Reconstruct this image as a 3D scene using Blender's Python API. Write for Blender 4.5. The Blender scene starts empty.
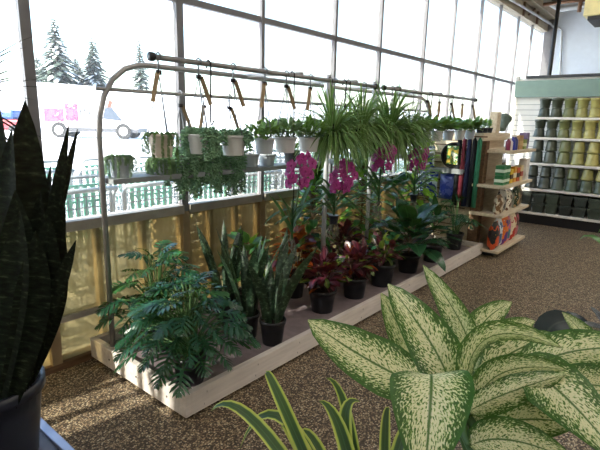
import bpy, math, random
from mathutils import Vector, Matrix
rnd = random.Random(7)
C = bpy.context.scene.collection
PI = math.pi
V = Vector
# ------------------------------------------------------------------ camera
F = 473.775; YAW, PIT, ROL = 0.689522, -0.215991, 0.0239365; H = 1.55
_f = V((math.cos(YAW)*math.cos(PIT), math.sin(YAW)*math.cos(PIT), math.sin(PIT)))
_r = _f.cross(V((0, 0, 1))).normalized(); _u = _r.cross(_f)
CR = _r*math.cos(ROL)+_u*math.sin(ROL); CU = -_r*math.sin(ROL)+_u*math.cos(ROL); CF = _f
EYE = V((0, 0, H))
def ray(x, y): return CR*((x-300)/F)-CU*((y-225)/F)+CF
def at(x, y, ax, val):
    d = ray(x, y); return EYE+d*((val-EYE[ax])/d[ax])
def att(x, y, t): return EYE+ray(x, y)*t
def depth(p): return (V(p)-EYE).dot(CF)
cam = bpy.data.cameras.new('camera'); cam.sensor_width = 36; cam.lens = 36*F/600; cam.clip_end = 500; cam.clip_start = .02
co = bpy.data.objects.new('camera', cam); C.objects.link(co)
co.matrix_world = Matrix(((CR.x, CU.x, -CF.x, 0), (CR.y, CU.y, -CF.y, 0), (CR.z, CU.z, -CF.z, H), (0, 0, 0, 1)))
bpy.context.scene.camera = co

# ------------------------------------------------------------------ materials
def lin(h):
    h = h.lstrip('#'); o = []
    for i in (0, 2, 4):
        c = int(h[i:i+2], 16)/255; o.append(c/12.92 if c <= .04045 else ((c+.055)/1.055)**2.4)
    return (*o, 1)
class NT:
    def __init__(s, name):
        s.m = bpy.data.materials.new(name); s.m.use_nodes = True; s.t = s.m.node_tree; s.t.nodes.clear()
        s.out = s.n('ShaderNodeOutputMaterial')
    def n(s, typ, **kw):
        nd = s.t.nodes.new(typ)
        for k, v in kw.items():
            if k.startswith('i_'):
                key = k[2:]; key = int(key) if key.isdigit() else key.replace('_', ' ')
                nd.inputs[key].default_value = v
            else: setattr(nd, k, v)
        return nd
    def l(s, a, b): s.t.links.new(a, b)
    def coord(s, kind='Object'): return s.n('ShaderNodeTexCoord').outputs[kind]
    def noise(s, scale, vec=None, detail=2, out='Fac'):
        nd = s.n('ShaderNodeTexNoise', i_Scale=scale, i_Detail=detail)
        if vec is not None: s.l(vec, nd.inputs['Vector'])
        return nd.outputs[out]
    def ramp(s, fac, stops, interp='LINEAR'):
        nd = s.n('ShaderNodeValToRGB'); nd.color_ramp.interpolation = interp
        e = nd.color_ramp.elements
        while len(e) < len(stops): e.new(.5)
        for i, (p, c) in enumerate(stops): e[i].position = p; e[i].color = c if not isinstance(c, str) else lin(c)
        s.l(fac, nd.inputs[0]); return nd.outputs[0]
    def mix(s, fac, a, b):
        nd = s.n('ShaderNodeMix', data_type='RGBA')
        for sock, v in ((nd.inputs[0], fac), (nd.inputs[6], a), (nd.inputs[7], b)):
            if isinstance(v, str): sock.default_value = lin(v)
            elif isinstance(v, (tuple, float, int)): sock.default_value = v
            else: s.l(v, sock)
        return nd.outputs[2]
    def math(s, op, a, b=0., c=None):
        nd = s.n('ShaderNodeMath', operation=op)
        for i, v in enumerate((a, b) if c is None else (a, b, c)):
            if isinstance(v, (int, float)): nd.inputs[i].default_value = v
            else: s.l(v, nd.inputs[i])
        return nd.outputs[0]
    def uv(s):
        sp = s.n('ShaderNodeSeparateXYZ'); s.l(s.coord('UV'), sp.inputs[0]); return sp.outputs[0], sp.outputs[1]
    def pbsdf(s, color, rough=.5, metal=0., spec=.5, bump=None, bstr=.2, bdist=.01):
        p = s.n('ShaderNodeBsdfPrincipled'); p.inputs['Roughness'].default_value = rough
        p.inputs['Metallic'].default_value = metal; p.inputs['Specular IOR Level'].default_value = spec
        if isinstance(color, str): p.inputs['Base Color'].default_value = lin(color)
        else: s.l(color, p.inputs['Base Color'])
        if bump is not None:
            b = s.n('ShaderNodeBump', i_Strength=bstr, i_Distance=bdist); s.l(bump, b.inputs['Height']); s.l(b.outputs[0], p.inputs['Normal'])
        return p.outputs[0]
    def done(s, sh): s.l(sh, s.out.inputs[0]); return s.m
def plain(name, col, rough=.5, metal=0., var=.12, scale=9, spec=.5):
    n = NT(name); c = lin(col)
    d = tuple(x*(1-var) for x in c[:3])+(1,); e = tuple(min(1, x*(1+var)) for x in c[:3])+(1,)
    col = n.ramp(n.noise(scale, n.coord(), 4), [(.3, d), (.7, e)])
    return n.done(n.pbsdf(col, rough, metal, spec))
def leafmat(name, colfn, rough=.35, trans=.3, tcol='#9fc040', spec=.5, bump=None):
    n = NT(name); c = colfn(n)
    p = n.pbsdf(c, rough, 0, spec, bump=n.noise(60, n.coord('UV')) if bump is None else bump, bstr=.15, bdist=.003)
    t = n.n('ShaderNodeBsdfTranslucent'); n.l(n.mix(.45, c, tcol), t.inputs[0])
    m = n.n('ShaderNodeMixShader', i_0=trans); n.l(p, m.inputs[1]); n.l(t.outputs[0], m.inputs[2])
    return n.done(m.outputs[0])
def simple_leaf(name, a, b, rough=.35, trans=.25, tcol='#a8c838', scale=3, rib=None):
    def fn(n):
        c = n.ramp(n.noise(scale*6, n.coord(), 2), [(.3, a), (.7, b)])
        if rib:
            u, v = n.uv(); d = n.math('ABSOLUTE', n.math('SUBTRACT', v, .5))
            c = n.mix(n.ramp(d, [(.0, (1, 1, 1, 1)), (.05, (0, 0, 0, 1))]), c, rib)
        return c
    return leafmat(name, fn, rough, trans, tcol)
M = {}
def mk_floor():
    n = NT('pebble_floor'); v = n.coord()
    vo = n.n('ShaderNodeTexVoronoi', i_Scale=115.); n.l(v, vo.inputs['Vector'])
    sp = n.n('ShaderNodeSeparateColor'); n.l(vo.outputs['Color'], sp.inputs[0])
    c = n.ramp(sp.outputs[0], [(0, '#2c241d'), (.25, '#57483a'), (.45, '#907a62'), (.68, '#b9a081'), (.88, '#dcc8a4'), (1, '#f0e4ca')])
    c = n.mix(n.ramp(vo.outputs['Distance'], [(.3, (0, 0, 0, 1)), (.75, (1, 1, 1, 1))]), c, '#1c1610')
    c = n.mix(n.math('MULTIPLY', n.noise(1.2, v, 3), .35), c, '#6a5844')
    return n.done(n.pbsdf(c, .55, bump=vo.outputs['Distance'], bstr=.3, bdist=.003))
M['floor'] = mk_floor()
def mk_wood(name, a, b, sc=1., rough=.6):
    n = NT(name); mp = n.n('ShaderNodeMapping'); mp.inputs['Scale'].default_value = (sc*1.5, sc*14, sc*14); n.l(n.coord(), mp.inputs[0])
    c = n.ramp(n.noise(3, mp.outputs[0], 5), [(.3, a), (.7, b)])
    return n.done(n.pbsdf(c, rough))
M['board'] = mk_wood('painted_board', '#d0c6c0', '#e6ddd6')
M['wood'] = mk_wood('pale_wood', '#c2b196', '#ddd0b8')
M['darkwood'] = mk_wood('brown_wood', '#4e3826', '#7a5c42')
M['deck'] = plain('grey_deck', '#85777a', .45, 0, .2, 14)
M['mullion'] = plain('grey_aluminium', '#757478', .5, .2, .1)
M['sill'] = plain('sill_metal', '#a39c94', .5, .3, .15)
M['stud'] = plain('tan_stud', '#8f7a5c', .7)
M['pipe'] = plain('galvanised_pipe', '#9c9a9a', .4, .5, .15)
M['greypipe'] = plain('pale_pipe', '#b9bcc0', .4, .2)
M['shelfgrey'] = plain('grey_plank', '#8b9092', .6, 0, .1)
M['hook'] = plain('dark_wire', '#241a1a', .5, .3)
M['wire'] = plain('white_wire', '#7c8086', .4, 0)
M['tag'] = plain('kraft_tag', '#8f7a5c', .7, 0, .15, 20)
M['screw'] = plain('screw_grey', '#6d6660', .4, .6)
M['pot_black'] = plain('black_plastic', '#1d1e23', .35, 0, .1)
M['pot_big'] = plain('dark_slate_plastic', '#20242f', .38, 0, .1)
M['pot_white'] = plain('white_plastic', '#dcdcdc', .45, 0, .04)
M['pot_warm'] = plain('warm_tinted_plastic', '#d8cabb', .5, 0, .06)  # whitish plastic with the sun's beige put into its colour
M['pot_cool'] = plain('grey_white_plastic', '#bcc3cb', .45, 0, .05)
M['soil'] = plain('soil', '#2a2019', .95, 0, .4, 60)
M['steel_edge'] = plain('steel_edging', '#9a9fae', .3, .7)
M['bench_top'] = plain('dark_bench_top', '#4a4852', .4, 0, .15)
M['white_shelf'] = plain('white_shelf', '#e6e2da', .45, 0, .04)
M['slat'] = plain('white_slatwall', '#e9e8e4', .5, 0, .03)
M['header'] = plain('sage_green_board', '#86a096', .55, 0, .05)
M['bluewall'] = plain('pale_blue_wall', '#d8e2f0', .7, 0, .03)
M['ceil'] = plain('ceiling_deck', '#b8ad9c', .7, 0, .05)
M['soffit'] = plain('soffit_tan', '#a39885', .7, 0, .1)
M['beam'] = plain('brown_steel', '#6d5440', .6, .1)
M['rust'] = plain('copper_pipe', '#7d5a42', .5, .2)
M['cream'] = plain('cream_enamel', '#efe2a8', .45)
M['black'] = plain('black_paint', '#141416', .45)
M['dark'] = plain('dark_grey', '#3a3c40', .6)
M['plinth'] = plain('black_plinth', '#17171b', .5)
M['innerwall'] = plain('inner_wall', '#cfc6b6', .8)
M['snow'] = plain('snow', '#f4f6fa', .8, 0, .03, .5)
M['hangstrip'] = plain('cream_strip', '#d8cba8', .6)
def mk_panel():
    n = NT('amber_fibreglass'); v = n.coord()
    sp = n.n('ShaderNodeSeparateXYZ'); n.l(v, sp.inputs[0])
    w = n.math('SINE', n.math('MULTIPLY', sp.outputs[0], 150.))
    c = n.ramp(n.noise(5, v, 3), [(.3, '#a39a78'), (.7, '#c4ba94')])
    t = n.n('ShaderNodeBsdfTranslucent'); n.l(c, t.inputs[0])
    p = n.pbsdf(n.mix(.5, c, '#8a7c5c'), .25, bump=w, bstr=.35, bdist=.004)
    m = n.n('ShaderNodeMixShader', i_0=.42); n.l(p, m.inputs[1]); n.l(t.outputs[0], m.inputs[2])
    tr = n.n('ShaderNodeBsdfTransparent'); n.l(n.mix(.35, c, '#dfdac8'), tr.inputs[0])
    m2 = n.n('ShaderNodeMixShader', i_0=.42); n.l(m.outputs[0], m2.inputs[1]); n.l(tr.outputs[0], m2.inputs[2])
    return n.done(m2.outputs[0])
M['panel'] = mk_panel()
def mk_glass():
    n = NT('window_glass'); tr = n.n('ShaderNodeBsdfTransparent'); tr.inputs[0].default_value = (.95, .97, .96, 1)
    g = n.n('ShaderNodeBsdfGlossy', i_Roughness=.02); fr = n.n('ShaderNodeFresnel', i_IOR=1.45)
    m = n.n('ShaderNodeMixShader'); n.l(n.math('MULTIPLY', fr.outputs[0], .6), m.inputs[0]); n.l(tr.outputs[0], m.inputs[1]); n.l(g.outputs[0], m.inputs[2])
    t = n.n('ShaderNodeBsdfTranslucent'); t.inputs[0].default_value = (.9, .93, 1, 1)
    m2 = n.n('ShaderNodeMixShader', i_0=.016); n.l(m.outputs[0], m2.inputs[1]); n.l(t.outputs[0], m2.inputs[2])
    return n.done(m2.outputs[0])
M['glass'] = mk_glass()
def emis(name, col, s):
    n = NT(name); e = n.n('ShaderNodeEmission', i_Strength=s); e.inputs[0].default_value = lin(col); return n.done(e.outputs[0])
M['lamp'] = emis('fill_diffuser', '#fff6ea', 13.)  # emitter of the added fill lights
# leaves
def f_dieff(n):
    u, v = n.uv()
    d = n.math('MULTIPLY', n.math('ABSOLUTE', n.math('SUBTRACT', v, .5)), 2.)
    mp = n.n('ShaderNodeMapping'); mp.inputs['Scale'].default_value = (17, 9, 1); n.l(n.coord('UV'), mp.inputs[0])
    # oblique streaks running out from the midrib
    cb = n.n('ShaderNodeCombineXYZ')
    n.l(n.math('SUBTRACT', n.math('MULTIPLY', u, 42.), n.math('MULTIPLY', d, 9.)), cb.inputs[0]); n.l(n.math('MULTIPLY', v, 24.), cb.inputs[1])
    oi = n.n('ShaderNodeObjectInfo'); n.l(n.math('MULTIPLY', n.noise(1.3, n.coord('Object')), 9.), cb.inputs[2])
    s = n.noise(1.25, cb.outputs[0], 4)
    val = n.math('ADD', s, n.math('SUBTRACT', n.math('MULTIPLY', n.math('POWER', d, 2.), .24), .03))
    c = n.ramp(val, [(.5, '#eeecc0'), (.54, '#bccb80'), (.57, '#5a8c3c'), (.64, '#225420')])
    c = n.mix(n.ramp(d, [(.87, (0, 0, 0, 1)), (.95, (1, 1, 1, 1))]), c, '#2c6428')
    c = n.mix(n.ramp(d, [(.02, (1, 1, 1, 1)), (.06, (0, 0, 0, 1))]), c, '#3c6a2c')
    return c
M['dieff'] = leafmat('dieffenbachia_leaf', f_dieff, .28, .25, '#c8d860')
def f_snake(n):
    u, v = n.uv(); cb = n.n('ShaderNodeCombineXYZ')
    n.l(n.math('MULTIPLY', u, 26.), cb.inputs[0]); n.l(n.math('MULTIPLY', v, 2.2), cb.inputs[1])
    n.l(n.noise(.8, n.coord('Object')), cb.inputs[2])
    s = n.noise(1.3, cb.outputs[0], 3)
    return n.ramp(s, [(.4, '#1a2e20'), (.56, '#2d4632'), (.7, '#677d62')])
M['snake'] = leafmat('snake_plant_leaf', f_snake, .4, .12, '#5f7a30')
def f_snaked(n):
    u, v = n.uv(); cb = n.n('ShaderNodeCombineXYZ')
    n.l(n.math('MULTIPLY', u, 40.), cb.inputs[0]); n.l(n.math('MULTIPLY', v, 2.), cb.inputs[1])
    s = n.noise(1.2, cb.outputs[0], 3)
    return n.ramp(s, [(.4, '#0d130d'), (.58, '#1a2318'), (.72, '#38422f')])
M['snaked'] = leafmat('dark_snake_plant_leaf', f_snaked, .75, .06, '#6b4a28', .12)
def f_drac(n):
    u, v = n.uv(); d = n.math('MULTIPLY', n.math('ABSOLUTE', n.math('SUBTRACT', v, .5)), 2.)
    c = n.ramp(d, [(0, '#3f6a40'), (.12, '#22482e'), (.55, '#2b5434'), (.64, '#6c9a44'), (.7, '#bcc85a'), (1, '#ccd470')])
    return c
M['drac'] = leafmat('dracaena_leaf', f_drac, .35, .25, '#c8d850')
def f_spider(n):
    u, v = n.uv(); d = n.math('MULTIPLY', n.math('ABSOLUTE', n.math('SUBTRACT', v, .5)), 2.)
    return n.ramp(d, [(0, '#6c9450'), (.5, '#3a6a30'), (.8, '#7f9f5c'), (1, '#c4d29c')])
M['spider'] = leafmat('spider_plant_leaf', f_spider, .42, .22, '#b8d868')
M['philo'] = simple_leaf('philodendron_leaf', '#183c2c', '#2b5c42', .22, .16, '#b4d830', 2)
M['philo_light'] = simple_leaf('sunlit_philodendron_leaf', '#2a5c38', '#45804a', .3, .28, '#c8e040', 2)  # lighter copy for upper leaves, sunlight put into the colour
M['stem'] = plain('green_stem', '#4a6a3a', .5)
M['brownstem'] = plain('brown_stem', '#5c4632', .7)
M['croton_red'] = simple_leaf('croton_red', '#25131a', '#4c2230', .3, .16, '#c04420', 4, '#8a3038')
M['croton_orange'] = simple_leaf('croton_orange', '#7a3018', '#b25a28', .32, .35, '#f08830', 4, '#c89038')
M['croton_green'] = simple_leaf('croton_green', '#38582a', '#6c8e38', .32, .3, '#c0d040', 4, '#b8b448')
M['lime'] = simple_leaf('lime_leaf', '#5c9030', '#8fbc40', .35, .4, '#c8ec40', 3)
M['pothos'] = simple_leaf('pothos_leaf', '#2f6636', '#4f8c48', .3, .3, '#b8e048', 3, '#78a860')
M['broad'] = simple_leaf('broad_dark_leaf', '#1a3d2a', '#2f5a3c', .24, .16, '#80b030', 2, '#3f6c48')
M['orchid_leaf'] = simple_leaf('orchid_leaf', '#24452c', '#3e6844', .35, .25, '#90c048', 2)
M['root'] = plain('aerial_root', '#6b695e', .8)
M['petal'] = simple_leaf('magenta_petal', '#7c145c', '#b03088', .5, .15, '#d848a8', 12)
M['sedum'] = simple_leaf('burro_tail_leaf', '#547f5c', '#8fb48c', .5, .12, '#a0c880', 6)
M['succ'] = simple_leaf('small_green_leaf', '#3f6a34', '#78a054', .45, .3, '#b8d860', 6)
M['palecur'] = simple_leaf('pale_trailing_leaf', '#5c8058', '#93ac80', .5, .25, '#c0d890', 6)
M['darkleaf'] = simple_leaf('dark_glossy_leaf', '#14222a', '#26363c', .25, .08, '#405838', 2, '#3c4c4c')
M['conifer'] = simple_leaf('conifer_needles', '#2c3a36', '#44524c', .8, .1, '#8a9a70', 1)

# ------------------------------------------------------------------ mesh builder
class MB:
    def __init__(s): s.v = []; s.f = []; s.uv = []; s.mi = []
    def add(s, vs, fs, uvs=None, mi=0):
        o = len(s.v); s.v += [V(p) for p in vs]
        for k, f in enumerate(fs):
            s.f.append([o+i for i in f]); s.mi.append(mi)
            s.uv.append([uvs[i] for i in f] if uvs else [(0, 0)]*len(f))
    def box(s, lo, hi, mi=0):
        x0, y0, z0 = lo; x1, y1, z1 = hi
        vs = [(x0, y0, z0), (x1, y0, z0), (x1, y1, z0), (x0, y1, z0), (x0, y0, z1), (x1, y0, z1), (x1, y1, z1), (x0, y1, z1)]
        s.add(vs, [(0, 3, 2, 1), (4, 5, 6, 7), (0, 1, 5, 4), (1, 2, 6, 5), (2, 3, 7, 6), (3, 0, 4, 7)], None, mi)
    def tube(s, pts, r, n=8, mi=0, caps=True):
        pts = [V(p) for p in pts]; k = len(pts); rs = r if isinstance(r, (list, tuple)) else [r]*k
        up = V((0, 0, 1)); vs = []
        prev = None
        for i in range(k):
            t = (pts[min(i+1, k-1)]-pts[max(i-1, 0)]).normalized()
            a = prev if prev is not None else (V((1, 0, 0)) if abs(t.z) > .9 else up)
            b = t.cross(a)
            if b.length < 1e-4: b = t.cross(V((0, 1, 0)))
            b.normalize(); a = b.cross(t).normalized(); prev = a
            for j in range(n):
                th = 2*PI*j/n; vs.append(pts[i]+(a*math.cos(th)+b*math.sin(th))*rs[i])
        fs = [(i*n+j, i*n+(j+1) % n, (i+1)*n+(j+1) % n, (i+1)*n+j) for i in range(k-1) for j in range(n)]
        if caps: fs += [tuple(range(n))[::-1], tuple((k-1)*n+j for j in range(n))]
        s.add(vs, fs, None, mi)
    def lathe(s, prof, c=(0, 0, 0), n=28, rib=0, nr=14, tw=0, mi=0):
        vs = []
        for (r, z) in prof:
            for j in range(n):
                th = 2*PI*j/n; rr = r*(1+rib*math.cos(nr*th+tw*z)) if rib else r
                vs.append((c[0]+rr*math.cos(th), c[1]+rr*math.sin(th), c[2]+z))
        k = len(prof)
        fs = [(i*n+j, i*n+(j+1) % n, (i+1)*n+(j+1) % n, (i+1)*n+j) for i in range(k-1) for j in range(n)]
        s.add(vs, fs, None, mi)
        s.add([(c[0]+prof[0][0]*math.cos(2*PI*j/n), c[1]+prof[0][0]*math.sin(2*PI*j/n), c[2]+prof[0][1]) for j in range(n)], [tuple(range(n))[::-1]], None, mi)
        s.add([(c[0]+prof[-1][0]*math.cos(2*PI*j/n), c[1]+prof[-1][0]*math.sin(2*PI*j/n), c[2]+prof[-1][1]) for j in range(n)], [tuple(range(n))], None, mi)
    def blade(s, pts, ws, nrm, na=2, fold=.15, wave=0., mi=0):
        k = len(pts); pts = [V(p) for p in pts]; vs = []; uvs = []; nn = V(nrm).normalized()
        ph = rnd.random()*6
        for i in range(k):
            t = (pts[min(i+1, k-1)]-pts[max(i-1, 0)]).normalized()
            sd = t.cross(nn)
            if sd.length < 1e-3: sd = t.cross(V((.3, .5, .8)))
            sd.normalize(); n2 = sd.cross(t).normalized(); nn = n2
            for j in range(na+1):
                a = 2*j/na-1
                vs.append(pts[i]+sd*(a*ws[i])+n2*(fold*ws[i]*abs(a)+wave*ws[i]*abs(a)*math.sin(ph+i*1.7+a)))
                uvs.append((i/(k-1), j/na))
        q = na+1
        s.add(vs, [(i*q+j, i*q+j+1, (i+1)*q+j+1, (i+1)*q+j) for i in range(k-1) for j in range(na)], uvs, mi)
    def ell(s, c, rx, ry=None, rz=None, n=8, m=5, mi=0):
        ry = ry or rx; rz = rz or rx; vs = [(c[0], c[1], c[2]-rz)]
        for i in range(1, m):
            ph = -PI/2+PI*i/m
            for j in range(n): vs.append((c[0]+rx*math.cos(ph)*math.cos(2*PI*j/n), c[1]+ry*math.cos(ph)*math.sin(2*PI*j/n), c[2]+rz*math.sin(ph)))
        vs.append((c[0], c[1], c[2]+rz)); T = len(vs)-1
        fs = [(0, 1+(j+1) % n, 1+j) for j in range(n)]
        fs += [(1+i*n+j, 1+i*n+(j+1) % n, 1+(i+1)*n+(j+1) % n, 1+(i+1)*n+j) for i in range(m-2) for j in range(n)]
        fs += [(1+(m-2)*n+j, 1+(m-2)*n+(j+1) % n, T) for j in range(n)]
        s.add(vs, fs, None, mi)
    def bud(s, c, d, L, r):           # small pointed fleshy leaf
        d = V(d).normalized(); a = d.cross(V((.31, .2, .93))).normalized(); b = d.cross(a); c = V(c)
        m_ = c+d*L*.45
        s.add([c, m_+a*r, m_+b*r, m_-a*r, m_-b*r, c+d*L], [(0, 2, 1), (0, 3, 2), (0, 4, 3), (0, 1, 4), (5, 1, 2), (5, 2, 3), (5, 3, 4), (5, 4, 1)])
    def build(s, name, mat, parent=None, smooth=True, local=False, bevel=0):
        org = V((0, 0, 0))
        p = parent
        while p is not None and not local: org += p.location; p = p.parent
        me = bpy.data.meshes.new(name)
        me.from_pydata([tuple(q-org) for q in s.v], [], s.f); me.update()
        ul = me.uv_layers.new(name='UVMap'); k = 0
        for f in s.uv:
            for q in f: ul.data[k].uv = q; k += 1
        for m_ in (mat if isinstance(mat, (list, tuple)) else [mat]): me.materials.append(M[m_] if isinstance(m_, str) else m_)
        me.polygons.foreach_set('material_index', s.mi)
        me.polygons.foreach_set('use_smooth', [smooth]*len(me.polygons))
        o = bpy.data.objects.new(name, me); C.objects.link(o); o.parent = parent
        if smooth == 'auto' or bevel:
            b = o.modifiers.new('bevel', 'BEVEL'); b.width = bevel or .003; b.segments = 2; b.limit_method = 'ANGLE'
        return o
def thing(name, label, cat, loc=(0, 0, 0), group=None):
    o = bpy.data.objects.new(name, None); C.objects.link(o); o.location = loc; o.empty_display_size = .05
    o['label'] = label; o['category'] = cat
    if group: o['group'] = group
    return o
def tag(o, label, cat, group=None, kind=None):
    o['label'] = label; o['category'] = cat
    if group: o['group'] = group
    if kind: o['kind'] = kind
    return o
def struct(o): o['kind'] = 'structure'; return o
def senpty(name, loc=(0, 0, 0)):
    o = bpy.data.objects.new(name, None); C.objects.link(o); o.location = loc; o['kind'] = 'structure'; return o
def dup(root, loc, label, group=None, rz=0):
    r = root.copy(); C.objects.link(r); r.location = loc; r.rotation_euler = (0, 0, rz); r['label'] = label
    if group: r['group'] = group
    for ch in list(root.children):
        c = ch.copy(); C.objects.link(c); c.parent = r
        for g in list(ch.children):
            d = g.copy(); C.objects.link(d); d.parent = c
    return r
def bz(p0, p1, p2, n):
    p0, p1, p2 = V(p0), V(p1), V(p2)
    return [p0*(1-t)**2+p1*2*t*(1-t)+p2*t*t for t in [i/(n-1) for i in range(n)]]
def arc(base, d, L, droop, n=7):
    p = V(base); d = V(d).normalized(); o = [p.copy()]
    for i in range(n-1):
        d = (d+V((0, 0, -droop/(n-1)))).normalized(); p = p+d*(L/(n-1)); o.append(p.copy())
    return o
def prof(n, w, kind='lance'):
    o = []
    for i in range(n):
        t = i/(n-1)
        if kind == 'lance': x = math.sin(PI*min(1, max(0, t**.75)))**.8 if 0 < t < 1 else .02
        elif kind == 'oval': x = (math.sin(PI*t**.8))**.6 if 0 < t < 1 else .03
        elif kind == 'strap': x = min(1, .35+3*t)*(1-max(0, (t-.55)/.45)**2) if t < 1 else .02
        elif kind == 'sword': x = (.62+.76*t if t < .5 else 1)*(1-max(0, (t-.6)/.4)**1.8)
        o.append(max(.015, x)*w)
    return o
def rdir(el0, el1, az0=0, az1=2*PI):
    a = rnd.uniform(az0, az1); e = rnd.uniform(el0, el1); return V((math.cos(a)*math.cos(e), math.sin(a)*math.cos(e), math.sin(e)))
ORD = ['first', 'second', 'third', 'fourth', 'fifth', 'sixth', 'seventh', 'eighth', 'ninth', 'tenth', 'eleventh', 'twelfth', 'thirteenth', 'fourteenth', 'fifteenth', 'sixteenth']

# ------------------------------------------------------------------ the setting
WY = 2.862; GZ_ = -.02
b = MB(); b.box((-3.4, -4.2, -.12), (11.6, WY+.1, 0)); struct(b.build('floor', 'floor', smooth=False))
b = MB(); b.box((-3.4, -4.2, 4.6), (11.6, WY+.1, 4.72)); struct(b.build('ceiling', 'ceil', smooth=False))
b = MB(); b.box((11.42, -4.2, 0), (11.56, WY+.1, 4.6)); struct(b.build('wall_far', 'bluewall', smooth=False))
b = MB(); b.box((-3.4, -4.3, 0), (11.6, -4.2, 4.6)); struct(b.build('wall_right', 'innerwall', smooth=False))
b = MB(); b.box((-3.5, -4.2, 0), (-3.4, WY+.1, 4.6)); struct(b.build('wall_back', 'innerwall', smooth=False))
b = MB(); b.box((-3.4, WY-.06, 3.49), (11.42, WY+.1, 4.6)); struct(b.build('wall_left', 'soffit', smooth=False))
b = MB(); b.box((-3.4, WY-.22, 3.72), (11.42, WY-.06, 3.86)); struct(b.build('trim_1', 'soffit', smooth=False))
# baseboard kerb under the panels
b = MB(); b.box((-3.4, WY-.03, 0), (11.42, WY+.08, .045)); struct(b.build('baseboard_left', 'darkwood', smooth=False))
xs = [-3.4, -2.4, -1.5, -.6, .22, 1.12, 2.11, 2.92, 3.92, 4.76, 5.83, 6.7, 7.7, 8.55, 9.55, 10.45, 11.36]
for k in range(len(xs)-1):
    x0, x1 = xs[k], xs[k+1]
    w = senpty('window_%d' % (k+1), (x0, WY, .045))
    mw = .028 if k < 7 else (.017 if k < 11 else .012)
    b = MB(); b.box((x0-mw, WY-.025, .88), (x0+mw, WY+.02, 3.49)); b.build('mullion', 'mullion', w, False)
    b = MB(); b.box((x0-.03, WY-.03, .045), (x0+.03, WY+.06, .88)); b.build('stud', 'stud', w, False)
    if x0 > 1:
        for q in (1/3, 2/3):
            xx = x0+(x1-x0)*q; b = MB(); b.box((xx-.018, WY+.012, .045), (xx+.018, WY+.06, .87)); b.build('stud', 'stud', w, False)
    b = MB(); b.box((x0+mw, WY-.02, 2.313), (x1-mw, WY+.02, 2.357)); b.build('transom', 'mullion', w, False)
    b = MB(); b.box((x0+mw, WY-.05, .868), (x1-mw, WY+.06, .93)); b.box((x0+.03, WY-.02, .3), (x1-.03, WY+.03, .335)); b.build('sill', 'sill', w, False)
    b = MB(); b.box((x0+mw, WY+.004, .93), (x1-mw, WY+.008, 2.31)); b.box((x0+mw, WY+.004, 2.36), (x1-mw, WY+.008, 3.49)); b.build('glass', 'glass', w, False)
    b = MB(); b.box((x0+.03, WY+.002, .045), (x1-.03, WY+.006, .868)); b.build('corrugated_panel', 'panel', w, False)
b = MB()
for k in range(8): b.box((1.95, WY+.16, .3+.072*k), (11.3, WY+.19, .348+.072*k))
for k in range(22): b.box((2.0+.43*k, WY+.19, GZ_), (2.06+.43*k, WY+.23, .9))
struct(b.build('added_slat_screen', 'wood', smooth=False))  # slat screen added outside; its gaps against snow make the bright stripes
# ceiling steel, conduit, added fill lamps out of view
b = MB()
for x in (6.2, 8.0, 9.8):
    b.box((x, -4.2, 4.3), (x+.08, WY-.06, 4.36)); b.box((x, -4.2, 4.54), (x+.08, WY-.06, 4.6))
    y = -4.1; s_ = 1
    while y < WY-.4:
        b.tube([(x+.04, y, 4.33 if s_ > 0 else 4.57), (x+.04, y+.35, 4.57 if s_ > 0 else 4.33)], .018, 5); y += .35; s_ = -s_
struct(b.build('trim_2', 'beam', smooth=False))
b = MB()
for x in (7.7, 9.55, 10.45): b.box((x-.03, WY-.09, 3.49), (x+.03, WY-.05, 4.6))
b.tube([(9.8, WY-.09, 3.55), (10.45, WY-.09, 3.85)], .02, 5)
struct(b.build('trim_3', 'beam', smooth=False))
b = MB(); b.box((11.36, WY-.16, 0), (11.42, WY-.0, 4.6)); struct(b.build('trim_5', 'mullion', smooth=False))
c0 = at(519, 3, 1, WY-.12)
o = MB(); e = at(547, 27, 0, 11.36); e2 = at(562, 28, 0, 11.36); e3 = at(559.5, 84, 0, 11.36)
o.tube([(6.5, WY-.12, c0.z-.1), (c0.x, WY-.12, c0.z-.02), (11.3, WY-.12, e.z+.04), (11.37, WY-.14, e.z), (11.375, e2.y+.06, e2.z), (11.375, e2.y, e2.z-.05), (11.375, e3.y, e3.z), (11.375, e3.y-.0, 0.02)], .022, 8)
tag(o.build('conduit', 'greypipe'), 'pale conduit running along the soffit and down the blue wall', 'pipe')
o = MB(); q = at(554, 40, 0, 9.3)
o.tube([(9.3, q.y, 0), (9.3, q.y, 4.58)], .03, 10)
tag(o.build('pole', 'black'), 'black vertical pole rising behind the sage green header', 'pole')
# sprinkler pipes under the roof
o = MB(); a0 = at(546, 1, 0, 10.2); a1 = at(560, 9, 0, 10.2); a2 = at(600, 4, 0, 10.2)
o.tube([a0+V((0, .5, .1)), a0, a1, a2, a2+V((0, -3, 0))], .05, 8)
tag(o.build('roof_pipe', 'greypipe'), 'thick pale pipe bending under the roof by the far wall', 'pipe')
o = MB(); a0 = at(581, 0, 0, 9.9); a1 = at(579, 12, 0, 9.9); a2 = at(600, 2, 0, 9.9)
o.tube([a0+V((0, 0, .3)), a0, a1], .035, 8); o.tube([a0+V((0, .6, 0)), a0, a2+V((0, -1, 0))], .03, 8)
tag(o.build('drop_pipe', 'rust'), 'rusty orange pipe dropping from the roof steel', 'pipe')
t = thing('unit_heater', 'cream box heater hanging near the ceiling at the top right', 'heater', at(598, 14, 0, 8.0))
p = at(587, 20, 0, 8.0)
b = MB(); b.box((7.7, p.y-.9, p.z), (8.4, p.y, p.z+.62)); b.build('housing', 'cream', t, False, bevel=.01)
b = MB(); b.box((7.75, p.y-.85, p.z-.05), (8.35, p.y-.05, p.z)); b.build('dark_underside', 'dark', t, False)  # darker slab on the heater's underside
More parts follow.
